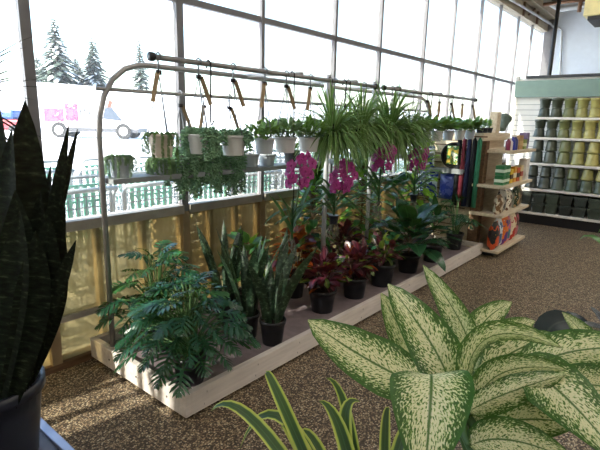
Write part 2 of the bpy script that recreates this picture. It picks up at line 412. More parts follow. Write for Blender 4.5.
for yy in (p.y-.8, p.y-.1): b = MB(); b.tube([(8.05, yy, p.z+.62), (8.05, yy, 4.6)], .012, 6); b.build('hanger_rod', 'dark', t)
li = 0
for x in (-1., 2.2, 5.2, 7.3, 9.8):  # unseen lamps added to fill the interior with light
    for y in (-2.6, .2):
        t = thing('fill_light', 'unseen fill light added over the %s, %s row' % (['aisle behind the camera', 'near bench', 'shop middle', 'shelves approach', 'far shelves'][li//2], ['right', 'left'][li % 2]), 'lamp', (x, y, 4.2), 'added fill lights')
        b = MB(); b.box((x-.7, y-.12, 4.2), (x+.7, y+.12, 4.26)); b.tube([(x-.5, y, 4.26), (x-.5, y, 4.6)], .01, 6); b.tube([(x+.5, y, 4.26), (x+.5, y, 4.6)], .01, 6); b.build('housing', 'white_shelf', t, False)
        b = MB(); b.box((x-.68, y-.1, 4.185), (x+.68, y+.1, 4.2)); b.build('diffuser', 'lamp', t, False); li += 1

# ------------------------------------------------------------------ display bench with hanging racks
BX0, BX1, BY0, BY1 = 1.33, 5.69, 1.835, 2.835; BH = .15; DZ = .09
t = thing('plant_bench', 'long low whitewashed board bench full of potted plants by the windows', 'bench', (BX0, BY0, 0))
b = MB(); b.box((BX0+.04, BY0, .02), (BX1, BY0+.04, BH)); b.build('front_board', 'board', t, False, bevel=.004)
b = MB(); b.box((BX0+.04, BY1-.04, .02), (BX1, BY1, BH)); b.build('back_board', 'board', t, False)
for x in (BX0, BX1-.0):
    b = MB(); b.box((x, BY0, .02), (x+.04, BY1, BH)); b.build('end_board', 'board', t, False, bevel=.004)
b = MB(); b.box((BX0+.04, BY0+.04, .05), (BX1, BY1-.04, DZ)); b.build('deck', 'deck', t, False)
for k in range(12):
    x = BX0+.12+k*.39
    for z in (.05, .115):
        b = MB(); b.lathe([(.006, -.002), (.006, .002)], (0, 0, 0), 8)
        b.v = [V((x+(.02 if z > .1 else 0), BY0-.001+p.z, z+p.x)) for p in b.v]
        b.build('screw', 'screw', t, False)
for y in (2.0, 2.3, 2.6):
    b = MB(); b.lathe([(.006, -.002), (.006, .002)], (0, 0, 0), 8); b.v = [V((BX0-.001+p.z, y+p.y, .08+p.x)) for p in b.v]; b.build('screw', 'screw', t, False)
b = MB()
for x in (BX0+.3, 3.4, BX1-.3):
    for y in (BY0+.12, BY1-.12): b.box((x-.04, y-.04, 0), (x+.04, y+.04, .05))
b.build('foot', 'dark', t, False)
RY0, RY1, RZ, R3, SZ = 2.08, 2.62, 1.835, 1.70, 1.20
def rack(x0, x1, label, left):
    t = thing('hanging_rack', label, 'rack', (x0, RY1, DZ), 'plant hanging racks')
    cz = RZ+.02
    def cornr(xa, xb, sgn): return [(xa, RY1, cz-.42), (xa+sgn*.012, RY1, cz-.3), (xa+sgn*.045, RY1, cz-.19), (xa+sgn*.1, RY1, cz-.1), (xa+sgn*.18, RY1, cz-.035), (xa+sgn*.27, RY1, cz-.006), (xa+sgn*.36, RY1, cz)]
    b = MB()
    if left: b.tube([(x0, RY1, DZ)]+cornr(x0, x1, 1)+[(x1, RY1, cz)], .017, 8)
    else: b.tube([(x0, RY1, cz)]+cornr(x1, x0, -1)[::-1]+[(x1, RY1, DZ)], .017, 8)
    b.build('hoop', 'pipe', t)
    b = MB(); b.tube([(x0+.01, RY0, RZ), (x1-.0, RY0, RZ)], .014, 8); b.build('front_rail', 'pipe', t)
    for x in (x0+.005, x1-.005):
        b = MB(); b.tube([(x-.012, RY0, RZ), (x+.012, RY0, RZ)], .022, 8); b.build('end_cap', 'black', t)
    b = MB(); b.tube([(x0, RY1, R3), (x1, RY1, R3)], .011, 8); b.build('lower_rail', 'pipe', t)
    xm = [x0+.55*(x1-x0)]; xp = x1-.28 if left else x0+.3
    for x in xm:
        b = MB(); b.tube([(x, RY0, RZ+.02), (x, RY1, RZ+.03)], .011, 6); b.build('crossbar', 'pipe', t)
    b = MB(); b.tube([(xp, 2.35, DZ), (xp, 2.35, RZ+.08)], .02, 8); b.build('centre_post', 'greypipe', t)
    b = MB(); b.tube([(xp, RY0, RZ+.02), (xp, RY1, RZ+.03)], .011, 6); b.build('crossbar', 'pipe', t)
    b = MB(); b.box((x0+.02, RY1-.09, SZ-.03), (x1-.02, RY1+.09, SZ)); b.build('shelf', 'shelfgrey', t, False)
    return t
rack(1.37, 3.45, 'near hoop-ended pipe rack over the plant bench, left of the other', True)
rack(3.57, 5.68, 'far pipe rack over the right end of the plant bench', False)

# ------------------------------------------------------------------ potted plant helpers
def pot_mesh(r, h, mat, t, c, ribbed=False, rimr=1.06):
    b = MB(); p = [(r*.78, 0)]
    n = 8 if ribbed else 3
    for i in range(1, n): p.append((r*(.78+.2*i/n), h*.86*i/n))
    p += [(r*.98, h*.86), (r*rimr, h*.87), (r*rimr, h), (r*.96, h), (r*.94, h*.88)]
    if ribbed:
        body = p[:n]+[(r*.98, h*.86)]; b.lathe(body, c, 48, .018, 14, 45); b.lathe([(r*.98, h*.85), (r*rimr, h*.87), (r*rimr, h), (r*.96, h), (r*.94, h*.88)], c, 32)
    else: b.lathe(p, c, 28)
    b.build('pot', mat, t)
    s = MB(); s.lathe([(r*.9, h*.84), (r*.95, h*.9)], c, 20); s.build('soil', 'soil', t)
def dpot(px, py, hw, y=None, z=DZ, h=None):
    p = at(px, py, 2, z); r = hw*depth(p)/F; return p, r
def philo_leaf(b, base, d, L, mi=0):
    d = V(d).normalized(); up = (V((0, 0, 1))+rdir(-.2, .6)*.45).normalized()
    pts = arc(base, d, L, .7, 7); k = len(pts)
    b.blade(pts, [L*.06*(1-.6*i/(k-1)) for i in range(k)], up, 2, .1, mi=mi)
    for i in range(0, k-1):
        tt = (pts[i+1]-pts[i]).normalized(); sd = tt.cross(up); sd = sd.normalized() if sd.length > .05 else V((1, 0, 0))
        u = i/(k-2); ll = L*(.47*math.sin(PI*(.24+.66*u))+.07)
        for s_ in (-1, 1):
            dd = (sd*s_*(1.0-.5*u)+tt*(.3+.6*u)+up*.12).normalized() if i else (sd*s_*.8-tt*.45).normalized()
            lp = arc(pts[i], dd, ll*rnd.uniform(.85, 1.1), .45, 4)
            b.blade(lp, [L*.035, L*.055, L*.05, L*.008], up, 2, .12, mi=mi)
def philodendron(c, r, h, nl, spread, hmin, hmax, L, label, mats=('philo', 'philo_light'), azr=(0, 2*PI), light=.2, lean=V((0, 0, 0))):
    t = thing('potted_philodendron', label, 'potted plant', c)
    pot_mesh(r, h, 'pot_black', t, c)
    b = MB(); s = MB(); top = V(c)+V((0, 0, h*.9))
    for i in range(nl):
        a = azr[0]+(azr[1]-azr[0])*((i*.618) % 1); hh = hmin+(hmax-hmin)*((i*.37+.11) % 1); rr = spread*(1-.8*((hh-hmin)/(hmax-hmin+1e-6))**1.8)*rnd.uniform(.75, 1.1)
        tip = top+V((math.cos(a)*rr, math.sin(a)*rr, hh))+lean*(hh/hmax)
        mid = top+V((math.cos(a)*rr*.35, math.sin(a)*rr*.35, hh*.75+.05))
        s.tube(bz(top+V((math.cos(a)*r*.3, math.sin(a)*r*.3, 0)), mid, tip, 6), .004, 5)
        dd = (tip-mid).normalized(); dd = V((dd.x, dd.y, max(-.3, dd.z*.5-.05)))
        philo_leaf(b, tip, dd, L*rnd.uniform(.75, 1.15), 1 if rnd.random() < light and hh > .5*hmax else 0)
    b.build('foliage', mats, t); s.build('stems', 'stem', t); return t
p, r = dpot(192, 384, 19)
philodendron((p.x+.02, p.y+.04, DZ), .095, .17, 96, .29, .06, .42, .155, 'big front philodendron with deeply cut glossy leaves at the near bench corner', light=.04, lean=V((.02, .05, 0)))
philodendron((1.62, 2.5, DZ), .1, .17, 70, .25, .05, .5, .145, 'sunlit cut-leaf philodendron at the back left corner of the bench', light=.4)
p, r = dpot(456, 249, 9)
philodendron((p.x, p.y+.03, DZ), .1, .2, 16, .2, .12, .42, .19, 'cut-leaf philodendron in black pot, last on the bench by the gondola', light=.3)

def sword_plant(name, c, r, h, blades, mat, label, potmat='pot_black', cat='potted plant'):
    t = thing(name, label, cat, c); pot_mesh(r, h, potmat, t, c)
    b = MB()
    for (p0, p1, p2, w, nr) in blades: b.blade(bz(p0, p1, p2, 12), prof(12, w, 'sword'), nr, 4, .25)
    b.build('foliage', mat, t); return t
def snake_blades(c, h, r, n, lo, hi, w, lean=.16):
    o = []
    for i in range(n):
        a = i*2.4; q = r*.75*math.sqrt((i+.5)/n); base = V(c)+V((math.cos(a)*q, math.sin(a)*q, h*.85)); L = rnd.uniform(lo, hi)
        ln = lean*rnd.uniform(.3, 1.3); tip = base+V((math.cos(a)*ln*L*1.6, math.sin(a)*ln*L*1.6, L)); mid = base+V((math.cos(a)*ln*L*.4, math.sin(a)*ln*L*.4, L*.55))
        o.append((base, mid, tip, w*rnd.uniform(.8, 1.15), V((math.cos(a+rnd.uniform(-.9, .9)), math.sin(a+rnd.uniform(-.9, .9)), .1))))
    return o
for px, py, n, lo, hi, lab in ((279, 345, 9, .36, .6, 'banded snake plant in black pot at the bench front, right of the big philodendron'), (253, 338, 9, .36, .62, 'banded snake plant between the big philodendron and the front snake plant'), (232, 322, 8, .4, .6, 'taller snake plant behind the other banded snake plants')):
    p, r = dpot(px, py, 13); c = (p.x, p.y+.06, DZ); r = .085
    sword_plant('potted_snake_plant', c, r, .17, snake_blades(c, .17, r, n, lo, hi, .033, .26), 'snake', lab)

def rosette(name, c, r, h, n, L, w, mats, label, el=(.2, 1.3), droop=.9, kind='oval', zr=(0, .25), wts=None, potmat='pot_black', fold=.2, pet=.0, nseg=7):
    t = thing(name, label, 'potted plant', c); pot_mesh(r, h, potmat, t, c)
    b = MB(); s = MB(); s.tube([(c[0], c[1], c[2]+h*.8), (c[0], c[1], c[2]+h+zr[1])], .006, 6)
    for i in range(n):
        u = i/n; a = i*2.4+rnd.uniform(-.3, .3); e = el[0]+(el[1]-el[0])*u+rnd.uniform(-.15, .15)
        z = h*.9+zr[0]+(zr[1]-zr[0])*u; d = V((math.cos(a)*math.cos(e), math.sin(a)*math.cos(e), math.sin(e)))
        base = V(c)+V((0, 0, z)); st = base+d*pet*rnd.uniform(.7, 1.3)
        if pet: s.tube([base, base+d*pet*.5+V((0, 0, pet*.08)), st], .003, 5)
        ll = L*rnd.uniform(.75, 1.15); pts = arc(st, d, ll, droop*rnd.uniform(.6, 1.3), nseg)
        mi = rnd.choices(range(len(mats)), wts)[0] if wts else 0
        b.blade(pts, prof(nseg, w*rnd.uniform(.85, 1.15), kind), V((0, 0, 1)), 2, fold, .08, mi)
    b.build('foliage', list(mats), t); s.build('stems', 'brownstem', t); return t
def leafbush(name, c, r, h, n, L, w, mats, wts, label, rx, z0, z1):
    t = thing(name, label, 'potted plant', c); pot_mesh(r, h, 'pot_black', t, c); b = MB(); s = MB(); c = V(c)
    for k in range(5):
        a = k*1.26; s.tube(bz(c+V((0, 0, h*.85)), c+V((math.cos(a)*rx*.2, math.sin(a)*rx*.2, h+z0)), c+V((math.cos(a)*rx*.6, math.sin(a)*rx*.6, h+z1*.8)), 5), .005, 5)
    for i in range(n):
        a = i*2.4; u = (i+.5)/n; ph = math.asin(2*u-1); q = rnd.uniform(.35, 1)
        p = c+V((math.cos(a)*math.cos(ph)*rx*q, math.sin(a)*math.cos(ph)*rx*q, h+(z0+z1)/2+math.sin(ph)*(z1-z0)/2*q))
        d = (V((math.cos(a)*math.cos(ph), math.sin(a)*math.cos(ph), math.sin(ph)*.6+.45))+rdir(-.5, .8)*.5).normalized()
        ll = L*rnd.uniform(.7, 1.2); b.blade(arc(p, d, ll, rnd.uniform(.3, 1.2), 7), prof(7, w*rnd.uniform(.8, 1.2), 'oval'), (V((0, 0, 1))+rdir(-.5, .5)*.4).normalized(), 2, .2, .1, rnd.choices(range(len(mats)), wts)[0])
    b.build('foliage', list(mats), t); s.build('stems', 'brownstem', t); return t
CM = ('croton_red', 'croton_orange', 'croton_green')
for px, py, hw, w, lab, hh in ((325, 311, 13.5, (8, .6, .9), 'dark red croton in black pot at bench front, right of the snake plants', .18), (357, 297, 12.5, (8, .8, 1.2), 'dark red croton in black pot, second croton along the bench front', .16)):
    p, r = dpot(px, py, hw); c = (p.x, p.y+.03, DZ)
    leafbush('potted_croton', c, r, .18, 90, .12, .03, CM, w, lab, .12, .0, hh+.08)
leafbush('potted_croton', (2.93, 2.46, DZ), .09, .18, 90, .12, .03, CM, (2, 5, 1.5), 'sunlit orange croton at the back of the bench behind the red crotons', .15, .03, .42)  # large orange leaf share puts sun from behind into the colour
leafbush('potted_croton', (3.62, 2.45, DZ), .09, .18, 80, .12, .03, CM, (7, 1, .8), 'dark red croton at the back, right of the orange one', .14, .02, .34)
p, r = dpot(384, 285, 12.5)
leafbush('potted_croton', (p.x, p.y+.03, DZ), r, .21, 64, .13, .032, ('croton_red', 'croton_green', 'broad'), (4, 3, 2), 'green and maroon croton in black pot beside the dark broadleaf', .12, .0, .22)
p, r = dpot(412, 272, 11.5)
rosette('potted_broadleaf', (p.x, p.y+.05, DZ), r, .18, 40, .34, .085, ('broad',), 'dark green broadleaf with wide drooping leaves in black pot', (.15, 1.2), 1.1, 'lance', (.05, .2), None, fold=.18, pet=.14, nseg=9)
p, r = dpot(434, 261, 10)
rosette('potted_broadleaf', (p.x, p.y+.03, DZ), r, .19, 26, .22, .035, ('broad', 'pothos'), 'narrow-leaved green plant in black pot, between broadleaf and last philodendron', (.1, 1.3), 1., 'lance', (.05, .3), (4, 1), pet=.08)
rosette('potted_pothos', (2.42, 2.5, DZ), .09, .17, 26, .15, .05, ('pothos', 'lime'), 'light green pothos by the window behind the snake plants', (.1, 1.2), .8, 'oval', (.1, .36), (3, 2), pet=.08)
rosette('potted_schefflera', (4.0, 2.5, DZ), .1, .2, 130, .16, .035, ('pothos', 'lime'), 'tall light green leafy plant by the window behind the third orchid', (-.1, 1.2), .9, 'oval', (.2, .85), (3, 2), pet=.1)
rosette('potted_schefflera', (3.3, 2.58, DZ), .1, .2, 110, .15, .034, ('pothos', 'lime', 'broad'), 'tall green leafy plant by the window behind the second orchid', (-.1, 1.2), .9, 'oval', (.2, .75), (3, 1, 2), pet=.1)
rosette('potted_schefflera', (5.35, 2.55, DZ), .1, .2, 110, .17, .04, ('lime', 'pothos'), 'yellow-green leafy plant by the window at the far end of the bench', (-.1, 1.2), .9, 'oval', (.3, 1.0), (5, 2), pet=.1)
rosette('potted_broadleaf', (4.75, 2.5, DZ), .1, .2, 30, .24, .045, ('broad', 'pothos'), 'green leafy plant by the window behind the narrow-leaved plant', (0, 1.2), 1., 'lance', (.15, .55), (3, 2), pet=.12)

# ------------------------------------------------------------------ hanging baskets
def hanger(t, rim, r, rail, tagside, tg=True):
    rim = V(rim); top = V((rim.x, rail[0], rail[1])); hk = V((top.x, rim.y, top.z-.07))
    b = MB()
    for k in range(3):
        a = k*2.094+.5; b.tube([rim+V((math.cos(a)*r, math.sin(a)*r, 0)), hk], .003, 5)
    b.tube([hk, hk+V((0, 0, .05)), top+V((.0, .024, .012)), top+V((0, .0, .024)), top+V((0, -.022, .01)), top+V((0, -.02, -.012))], .0048, 5)
    b.build('hanger', 'wire', t)
    if tg:
        b = MB(); d = V((tagside*.35, -.15, -1)).normalized(); b.blade(arc(hk+V((tagside*.01, -.006, .0)), d, .15, .1, 5), [.0115]*5, -CF, 1, 0)
        b.build('care_tag', 'tag', t)
        b = MB(); b.box(tuple(hk-V((.011, .011, .011))), tuple(hk+V((.011, .011, .011)))); b.build('tag_clip', 'hook', t)
def sedum_stem(b, pts, r):
    for i in range(len(pts)-1):
        d = (pts[i+1]-pts[i]); L = d.length; k = max(1, int(L/(r*.62))); d.normalize()
        a = d.cross(V((.3, .2, .9))).normalized(); e = d.cross(a)
        for j in range(k):
            q = pts[i]+(pts[i+1]-pts[i])*(j/k)
            for m_ in range(5):
                th = rnd.random()*6.28; b.bud(q, a*math.cos(th)+e*math.sin(th)+d*.55, r*1.15, r*.34)
def trailing(b, top, r, n, lo, hi, br, rimlift=.03, el=.5, gap=None):
    for i in range(n):
        a = i*2.4
        if gap is not None and math.cos(a-gap) > .86: continue
        q = r*math.sqrt((i+.5)/n); base = V(top)+V((math.cos(a)*q*.8, math.sin(a)*q*.8, -.01))
        out = V(top)+V((math.cos(a)*(q+.035), math.sin(a)*(q+.035), rimlift*rnd.uniform(.5, 1.6)))
        L = rnd.uniform(lo, hi)*(.35+.65*q/r)
        end = V(top)+V((math.cos(a)*(r+rnd.uniform(.01, .035)), math.sin(a)*(r+rnd.uniform(.01, .035)), -L))
        pts = bz(base, out+V((0, 0, .01)), V((end.x, end.y, top[2]-.02)), 4)+[V((end.x+rnd.uniform(-.01, .01), end.y, top[2]-L*.5)), end]
        sedum_stem(b, pts, br)
def basket(name, px, row, rimpy, r, h, potmat, fol, label, rail=None, ribbed=True, tagside=1, shelf=False, tg=True, cat='hanging plant'):
    y = RY0 if row == 'F' else RY1
    if shelf: p = at(px, 150, 1, y); c = V((p.x, y, SZ))
    else: p = at(px, rimpy, 1, y); c = V((p.x, y, p.z-h))
    t = thing(name, label, 'potted plant' if shelf else cat, c)
    pot_mesh(r, h, potmat, t, c, ribbed)
    top = c+V((0, 0, h))
    if not shelf: hanger(t, top, r, rail or ((RY0, RZ) if row == 'F' else (RY1, R3)), tagside, tg)
    fol(t, top, r); return t
def f_sedum(n, lo, hi, br=.022, gap=None):
    def fn(t, top, r): b = MB(); trailing(b, top, r, int(n*1.1), lo, hi, br, .045, gap=gap); b.build('foliage', 'sedum', t, False)
    return fn
def f_fine(n, lo, hi, mat='palecur'):
    def fn(t, top, r): b = MB(); trailing(b, top, r, n, lo, hi, .009, .015); b.build('foliage', mat, t, False)
    return fn
def f_bush(n, L, w, mats=('succ',), kind='oval', droop=.8):
    def fn(t, top, r):
        b = MB()
        for i in range(n):
            a = i*2.4; q = r*.9*math.sqrt((i+.5)/n); base = V(top)+V((math.cos(a)*q, math.sin(a)*q, 0))
            d = V((math.cos(a)*.7*q/r, math.sin(a)*.7*q/r, .55))+rdir(-.4, .8)*.5
            st = base+d.normalized()*rnd.uniform(.01, .085)
            b.tube([base, st], .0016, 4)
            for k in range(2): b.blade(arc(st, d+rdir(-.3, .6)*.6, L*rnd.uniform(.7, 1.2), droop, 5), prof(5, w, kind), V((0, 0, 1)), 2, .15, mi=rnd.randrange(len(mats)))
        b.build('foliage', list(mats), t)
    return fn
def f_spider(n, L, w=.008, hang=1.):
    n = int(n*2.3); L *= 1.1
    def fn(t, top, r):
        b = MB()
        for i in range(n):
            a = i*2.4+rnd.uniform(-.2, .2); e = rnd.uniform(-.1, 1.45); base = V(top)+V((math.cos(a)*r*.3, math.sin(a)*r*.3, -.01))
            d = V((math.cos(a)*math.cos(e), math.sin(a)*math.cos(e), math.sin(e)))
            pts = arc(base, d, L*rnd.uniform(.6, 1.1), rnd.uniform(.8, 3.)*hang, 9)
            b.blade(pts, prof(9, w*rnd.uniform(.8, 1.2), 'strap'), V((0, 0, 1)), 2, .4)
        b.build('foliage', 'spider', t)
    return fn
basket('hanging_string_plant', 161, 'F', 134, .062, .115, 'pot_warm', f_fine(16, .06, .2, 'succ'), 'sun-tinted whitish hanging pot with thin trailing stems, first basket from the left', tagside=-1)
basket('hanging_burro_tail', 200, 'F', 134, .066, .105, 'pot_white', f_sedum(38, .06, .16, .022, -2.75), 'white hanging pot nearly hidden by burro tail stems, second basket from the left')
basket('hanging_burro_tail', 233.5, 'F', 135, .074, .115, 'pot_white', f_sedum(34, .04, .12, .022, -2.1), 'white hanging pot with open front and burro tail spilling over its left rim', tagside=1)
basket('trailing_succulent', 119, 'B', 157, .062, .12, 'pot_cool', f_fine(26, .05, .14, 'palecur'), 'grey-white pot of small trailing succulent alone at the left end of the shelf', shelf=True)
basket('trailing_succulent', 160, 'B', 157, .06, .09, 'pot_cool', f_fine(60, .05, .13, 'palecur'), 'pot hidden by pale trailing stems on shelf below the sun-tinted hanging pot', shelf=True)
for px, n, lab in ((182, 34, 'dark burro tail on the back rail above the shelf, leftmost of three'), (205, 42, 'long dark burro tail on the back rail above the shelf, middle of three'), (230, 36, 'dark burro tail on the back rail above the shelf, rightmost of three')):
    basket('hanging_burro_tail', px, 'B', 153, .072, .1, 'pot_cool', f_sedum(int(n*.8), .16, .36, .029), lab, tagside=-1 if px == 205 else 1)
basket('shelf_pot', 250, 'B', 155, .07, .1, 'pot_cool', f_bush(10, .04, .012), 'grey-white pot on the shelf just right of the burro tails', shelf=True)
basket('shelf_pot', 267, 'B', 155, .07, .09, 'pot_cool', f_bush(12, .04, .012), 'grey-white pot on shelf directly under the bluish hanging pot', shelf=True)
basket('shelf_pot', 292, 'B', 155, .07, .11, 'pot_black', f_bush(16, .06, .014), 'black pot on the shelf behind the ribbed white hanging pot', shelf=True)
basket('shelf_pot', 322, 'B', 155, .07, .11, 'pot_black', f_bush(18, .08, .014), 'black pot on the shelf under the first spider plant', shelf=True)
basket('hanging_leafy_plant', 264.5, 'F', 138, .062, .095, 'pot_cool', f_bush(44, .075, .014), 'bluish white hanging pot with small leaves, left of the two ribbed pots', tagside=-1)
basket('hanging_leafy_plant', 285.5, 'F', 137, .072, .1, 'pot_white', f_bush(64, .085, .016, ('succ', 'palecur')), 'ribbed white hanging pot with bright upright leaves, under a tan tag', tagside=1)
basket('hanging_leafy_plant', 309, 'F', 137, .072, .1, 'pot_white', f_bush(64, .085, .014, ('succ',)), 'ribbed white hanging pot just left of the first spider plant', tagside=-1)
basket('hanging_spider_plant', 333, 'F', 133, .08, .11, 'pot_black', f_spider(120, .36), 'big spider plant in dark hanging pot, leftmost of the spider plants', tg=False)
basket('hanging_spider_plant', 362, 'F', 128, .08, .11, 'pot_black', f_spider(120, .36), 'spider plant hanging at the right end of the near rack', tg=False)
basket('hanging_spider_plant', 390, 'F', 131, .075, .1, 'pot_warm', f_spider(170, .42), 'fullest spider plant in beige pot at the left end of the far rack', tg=False)
basket('hanging_spider_plant', 411, 'F', 133, .07, .1, 'pot_white', f_spider(80, .3), 'small spider plant in white pot, rightmost of the spider plants', tg=False)
basket('hanging_spider_plant', 349, 'B', 128, .08, .1, 'pot_black', f_spider(90, .34), 'spider plant hanging on the back rail by the window, near rack', tg=False)
basket('hanging_spider_plant', 376, 'B', 131, .08, .1, 'pot_black', f_spider(90, .34), 'spider plant hanging on the back rail by the window, far rack', tg=False)
for i, (px, nm) in enumerate(((425, 'first'), (437, 'second'), (448.5, 'third'), (460, 'fourth'), (470, 'last'))):
    basket('hanging_leafy_plant', px, 'F', 131.5-.3*i, .06, .1, 'pot_white' if i % 2 else 'pot_cool', f_bush(46, .1, .034, ('succ', 'pothos')), 'small round-leaved plant in white hanging pot, %s of five at the far end' % nm, tagside=-1 if i % 2 else 1)
# dark hooks on the front rail carrying the orchids
def orchid(hx, hy, fx, fy, bx, by, y, tips, nfl, label, potted):
    """fx,fy flower cluster; bx,by leaf fan base"""
    base = at(bx, by, 1, y); fl = at(fx, fy, 1, y-.1); hook = at(hx, hy, 1, RY0); hook = V((hook.x, RY0, RZ))
    t = thing('hanging_orchid', label, 'orchid', base)
    top = V((base.x, y, fl.z-.02))
    s = MB(); s.tube([base-V((0, 0, .06)), base+V((0, 0, .12)), base+V((0, 0, .22))], .008, 6)
    s.build('stem', 'orchid_leaf', t)
    b = MB()
    tips = tips+[(x+rnd.uniform(-12, 12), y_+rnd.uniform(-8, 12)) for x, y_ in tips]
    for i, (tx, ty) in enumerate(tips):
        p0 = base+V((0, 0, -.02+.2*i/len(tips))); p2 = at(tx, ty, 1, y+rnd.uniform(-.12, .12)); mid = (p0+p2)/2+V((0, 0, .06))
        b.blade(bz(p0, mid, p2, 9), prof(9, .016, 'strap'), V((0, 0, 1)), 2, .35)
    b.build('foliage', 'orchid_leaf', t)
    r = MB()
    for k in range(11):
        q = base-V((0, 0, .04)); pts = [q]
        for j in range(5): q = q+V((rnd.uniform(-.028, .028), rnd.uniform(-.025, .025), -rnd.uniform(.02, .05))); pts.append(q)
        r.tube(pts, .0026, 5)
    r.build('aerial_roots', 'root', t)
    sp = MB(); sp.tube(bz(base+V((.01, 0, .08)), (base+fl)/2+V((0, -.03, .02)), fl+V((0, 0, .05)), 6), .004, 5); sp.build('flower_spike', 'stem', t)
    f = MB(); 
    for k in range(nfl):
        a = k*2.4; hz = (k+.5)/nfl; rr = .03+.05*math.sin(PI*hz); cc = fl+V((math.cos(a)*rr, math.sin(a)*rr, 0))+CR*((hz-.5)*.05)+V((0, 0, (hz-.5)*.2)); d = (V((math.cos(a), math.sin(a), 0))*.8-CF*.8+V((0, 0, .1))).normalized()
        e1 = d.cross(V((0, 0, 1))).normalized(); e2 = e1.cross(d)
        for j in range(5):
            th = 2*PI*j/5+.3; rad = e1*math.cos(th)+e2*math.sin(th); f.blade([cc, cc+rad*.017+d*.004, cc+rad*.033+d*.004, cc+rad*.041], [.004, .0165, .015, .003], d, 2, .1)
        f.ell(tuple(cc+d*.006), .007, n=6, m=4); f.tube([fl+V((0, 0, (hz-.5)*.1)), cc+d*.006], .003, 4)
    f.tube([fl-V((0, 0, .06)), fl+V((0, 0, .06))], .004, 5)
    f.build('flowers', 'petal', t)
    if potted:
        b = MB(); c = base-V((0, 0, .09)); b.lathe([(.028, 0), (.036, .06), (.04, .06), (.04, .066), (.033, .066)], tuple(c), 16); b.build('basket', 'pot_big', t)
    w = MB(); w.tube([hook+V((0, .014, -.014)), hook+V((0, .018, .012)), hook+V((0, 0, .025)), hook+V((0, -.02, .01)), hook+V((.005, -.015, -.1)), V((base.x+.01, y, base.z+.3)), base+V((.005, 0, .05))], .004, 5); w.build('hook_wire', 'hook', t)
    return t
orchid(292, 78, 300, 171, 292, 232, 2.03, [(268, 194), (276, 213), (313, 181), (312, 200), (280, 205), (308, 216), (274, 226), (316, 212)], 14, 'magenta orchid with trailing grey roots, leftmost of the four hanging orchids', False)
orchid(330, 82, 343, 177, 334, 212, 2.03, [(308, 186), (303, 198), (372, 192), (378, 204), (318, 182), (362, 183), (320, 208), (356, 212), (312, 214), (370, 214)], 18, 'magenta orchid with the fullest flower cluster, second from left, small dark basket', True)
orchid(348, 88, 384, 158, 379, 195, 2.03, [(352, 178), (362, 168), (408, 172), (404, 186), (356, 194), (400, 198), (370, 172), (394, 174)], 13, 'magenta orchid hanging below the fullest spider plant, third of four', False)
orchid(398, 91, 418, 159, 414, 192, 2.03, [(398, 178), (440, 176), (396, 190), (436, 188), (404, 172), (430, 172)], 12, 'magenta orchid furthest right, hanging before the blue bags', True)
# empty dark S-hooks left on the front rail
for i, (px, L, lab) in enumerate(((208.5, .3, 'long dark hook hanging empty between the burro tail baskets'), (344, .16, 'short dark hook on the front rail near the middle gap'), (431, .18, 'dark hook on the far rack, left of its middle'), (452, .2, 'dark hook on the far rack toward its right end'))):
    p = at(px, 70 if i == 0 else 92, 1, RY0); x = p.x; z = RZ; b = MB()
    b.tube([(x, RY0+.016, z-.02), (x, RY0+.019, z+.01), (x, RY0, z+.02), (x, RY0-.019, z+.008), (x+.004, RY0-.012, z-.1), (x+.006, RY0, z-L), (x+.02, RY0+.005, z-L-.02), (x+.035, RY0, z-L+.01)], .005, 6)
    tag(b.build('rail_hook', 'hook'), lab, 'hook', 'dark hooks on the front rail')

# ------------------------------------------------------------------ big dark snake plant at left on a steel-edged bench
LZ = .45; LX = .6
t = thing('steel_edged_bench', 'dark bench with pale steel edging under the big snake plant', 'bench', (.1, 1.4, 0))
b = MB(); b.box((-.9, .75, LZ-.05), (LX-.03, 2.25, LZ)); b.build('top', 'bench_top', t, False)
b = MB(); b.box((LX-.03, .75, LZ-.07), (LX, 2.25, LZ+.012)); b.box((-.9, 2.25, LZ-.07), (LX, 2.28, LZ+.012)); b.box((LX, .75, LZ-.07), (LX+.012, 2.28, LZ-.03)); b.build('edging', 'steel_edge', t, False, bevel=.003)
for x in (-.8, LX-.1):
    for y in (.85, 2.15):
        b = MB(); b.box((x-.03, y-.03, 0), (x+.03, y+.03, LZ-.05)); b.build('leg', 'dark', t, False)
rc = att(-9, 381, 1.5)
c = V((rc.x, rc.y, LZ)); hpot = rc.z-LZ
BL = [((25, 100), (30, 240), (14, 388), 22, 1.5), ((-3, 96), (5, 240), (-8, 388), 20, 1.52), ((12, 128), (2, 260), (0, 388), 19, 1.45),
      ((69, 123), (54, 215), (30, 384), 6.5, 1.5), ((78, 128), (64, 180), (32, 384), 4, 1.55), ((51, 163), (46, 250), (26, 384), 9, 1.53),
      ((64, 195), (60, 275), (30, 384), 12, 1.48), ((76, 240), (58, 290), (22, 384), 7, 1.42), ((40, 190), (42, 280), (20, 386), 16, 1.46),
      ((30, 165), (44, 270), (26, 386), 15, 1.56), ((58, 205), (53, 290), (30, 388), 16, 1.58), ((48, 215), (48, 300), (18, 388), 17, 1.44),
      ((15, 190), (26, 290), (10, 388), 19, 1.42), ((-15, 140), (-10, 280), (-15, 388), 20, 1.5), ((61, 235), (52, 320), (26, 390), 15, 1.52), ((-30, 150), (-25, 280), (-22, 388), 20, 1.55), ((36, 230), (40, 320), (12, 390), 17, 1.40), ((56, 180), (55, 260), (30, 386), 11, 1.5), ((44, 200), (50, 310), (32, 388), 14, 1.6), ((20, 210), (14, 310), (0, 390), 18, 1.39)]
bl = []
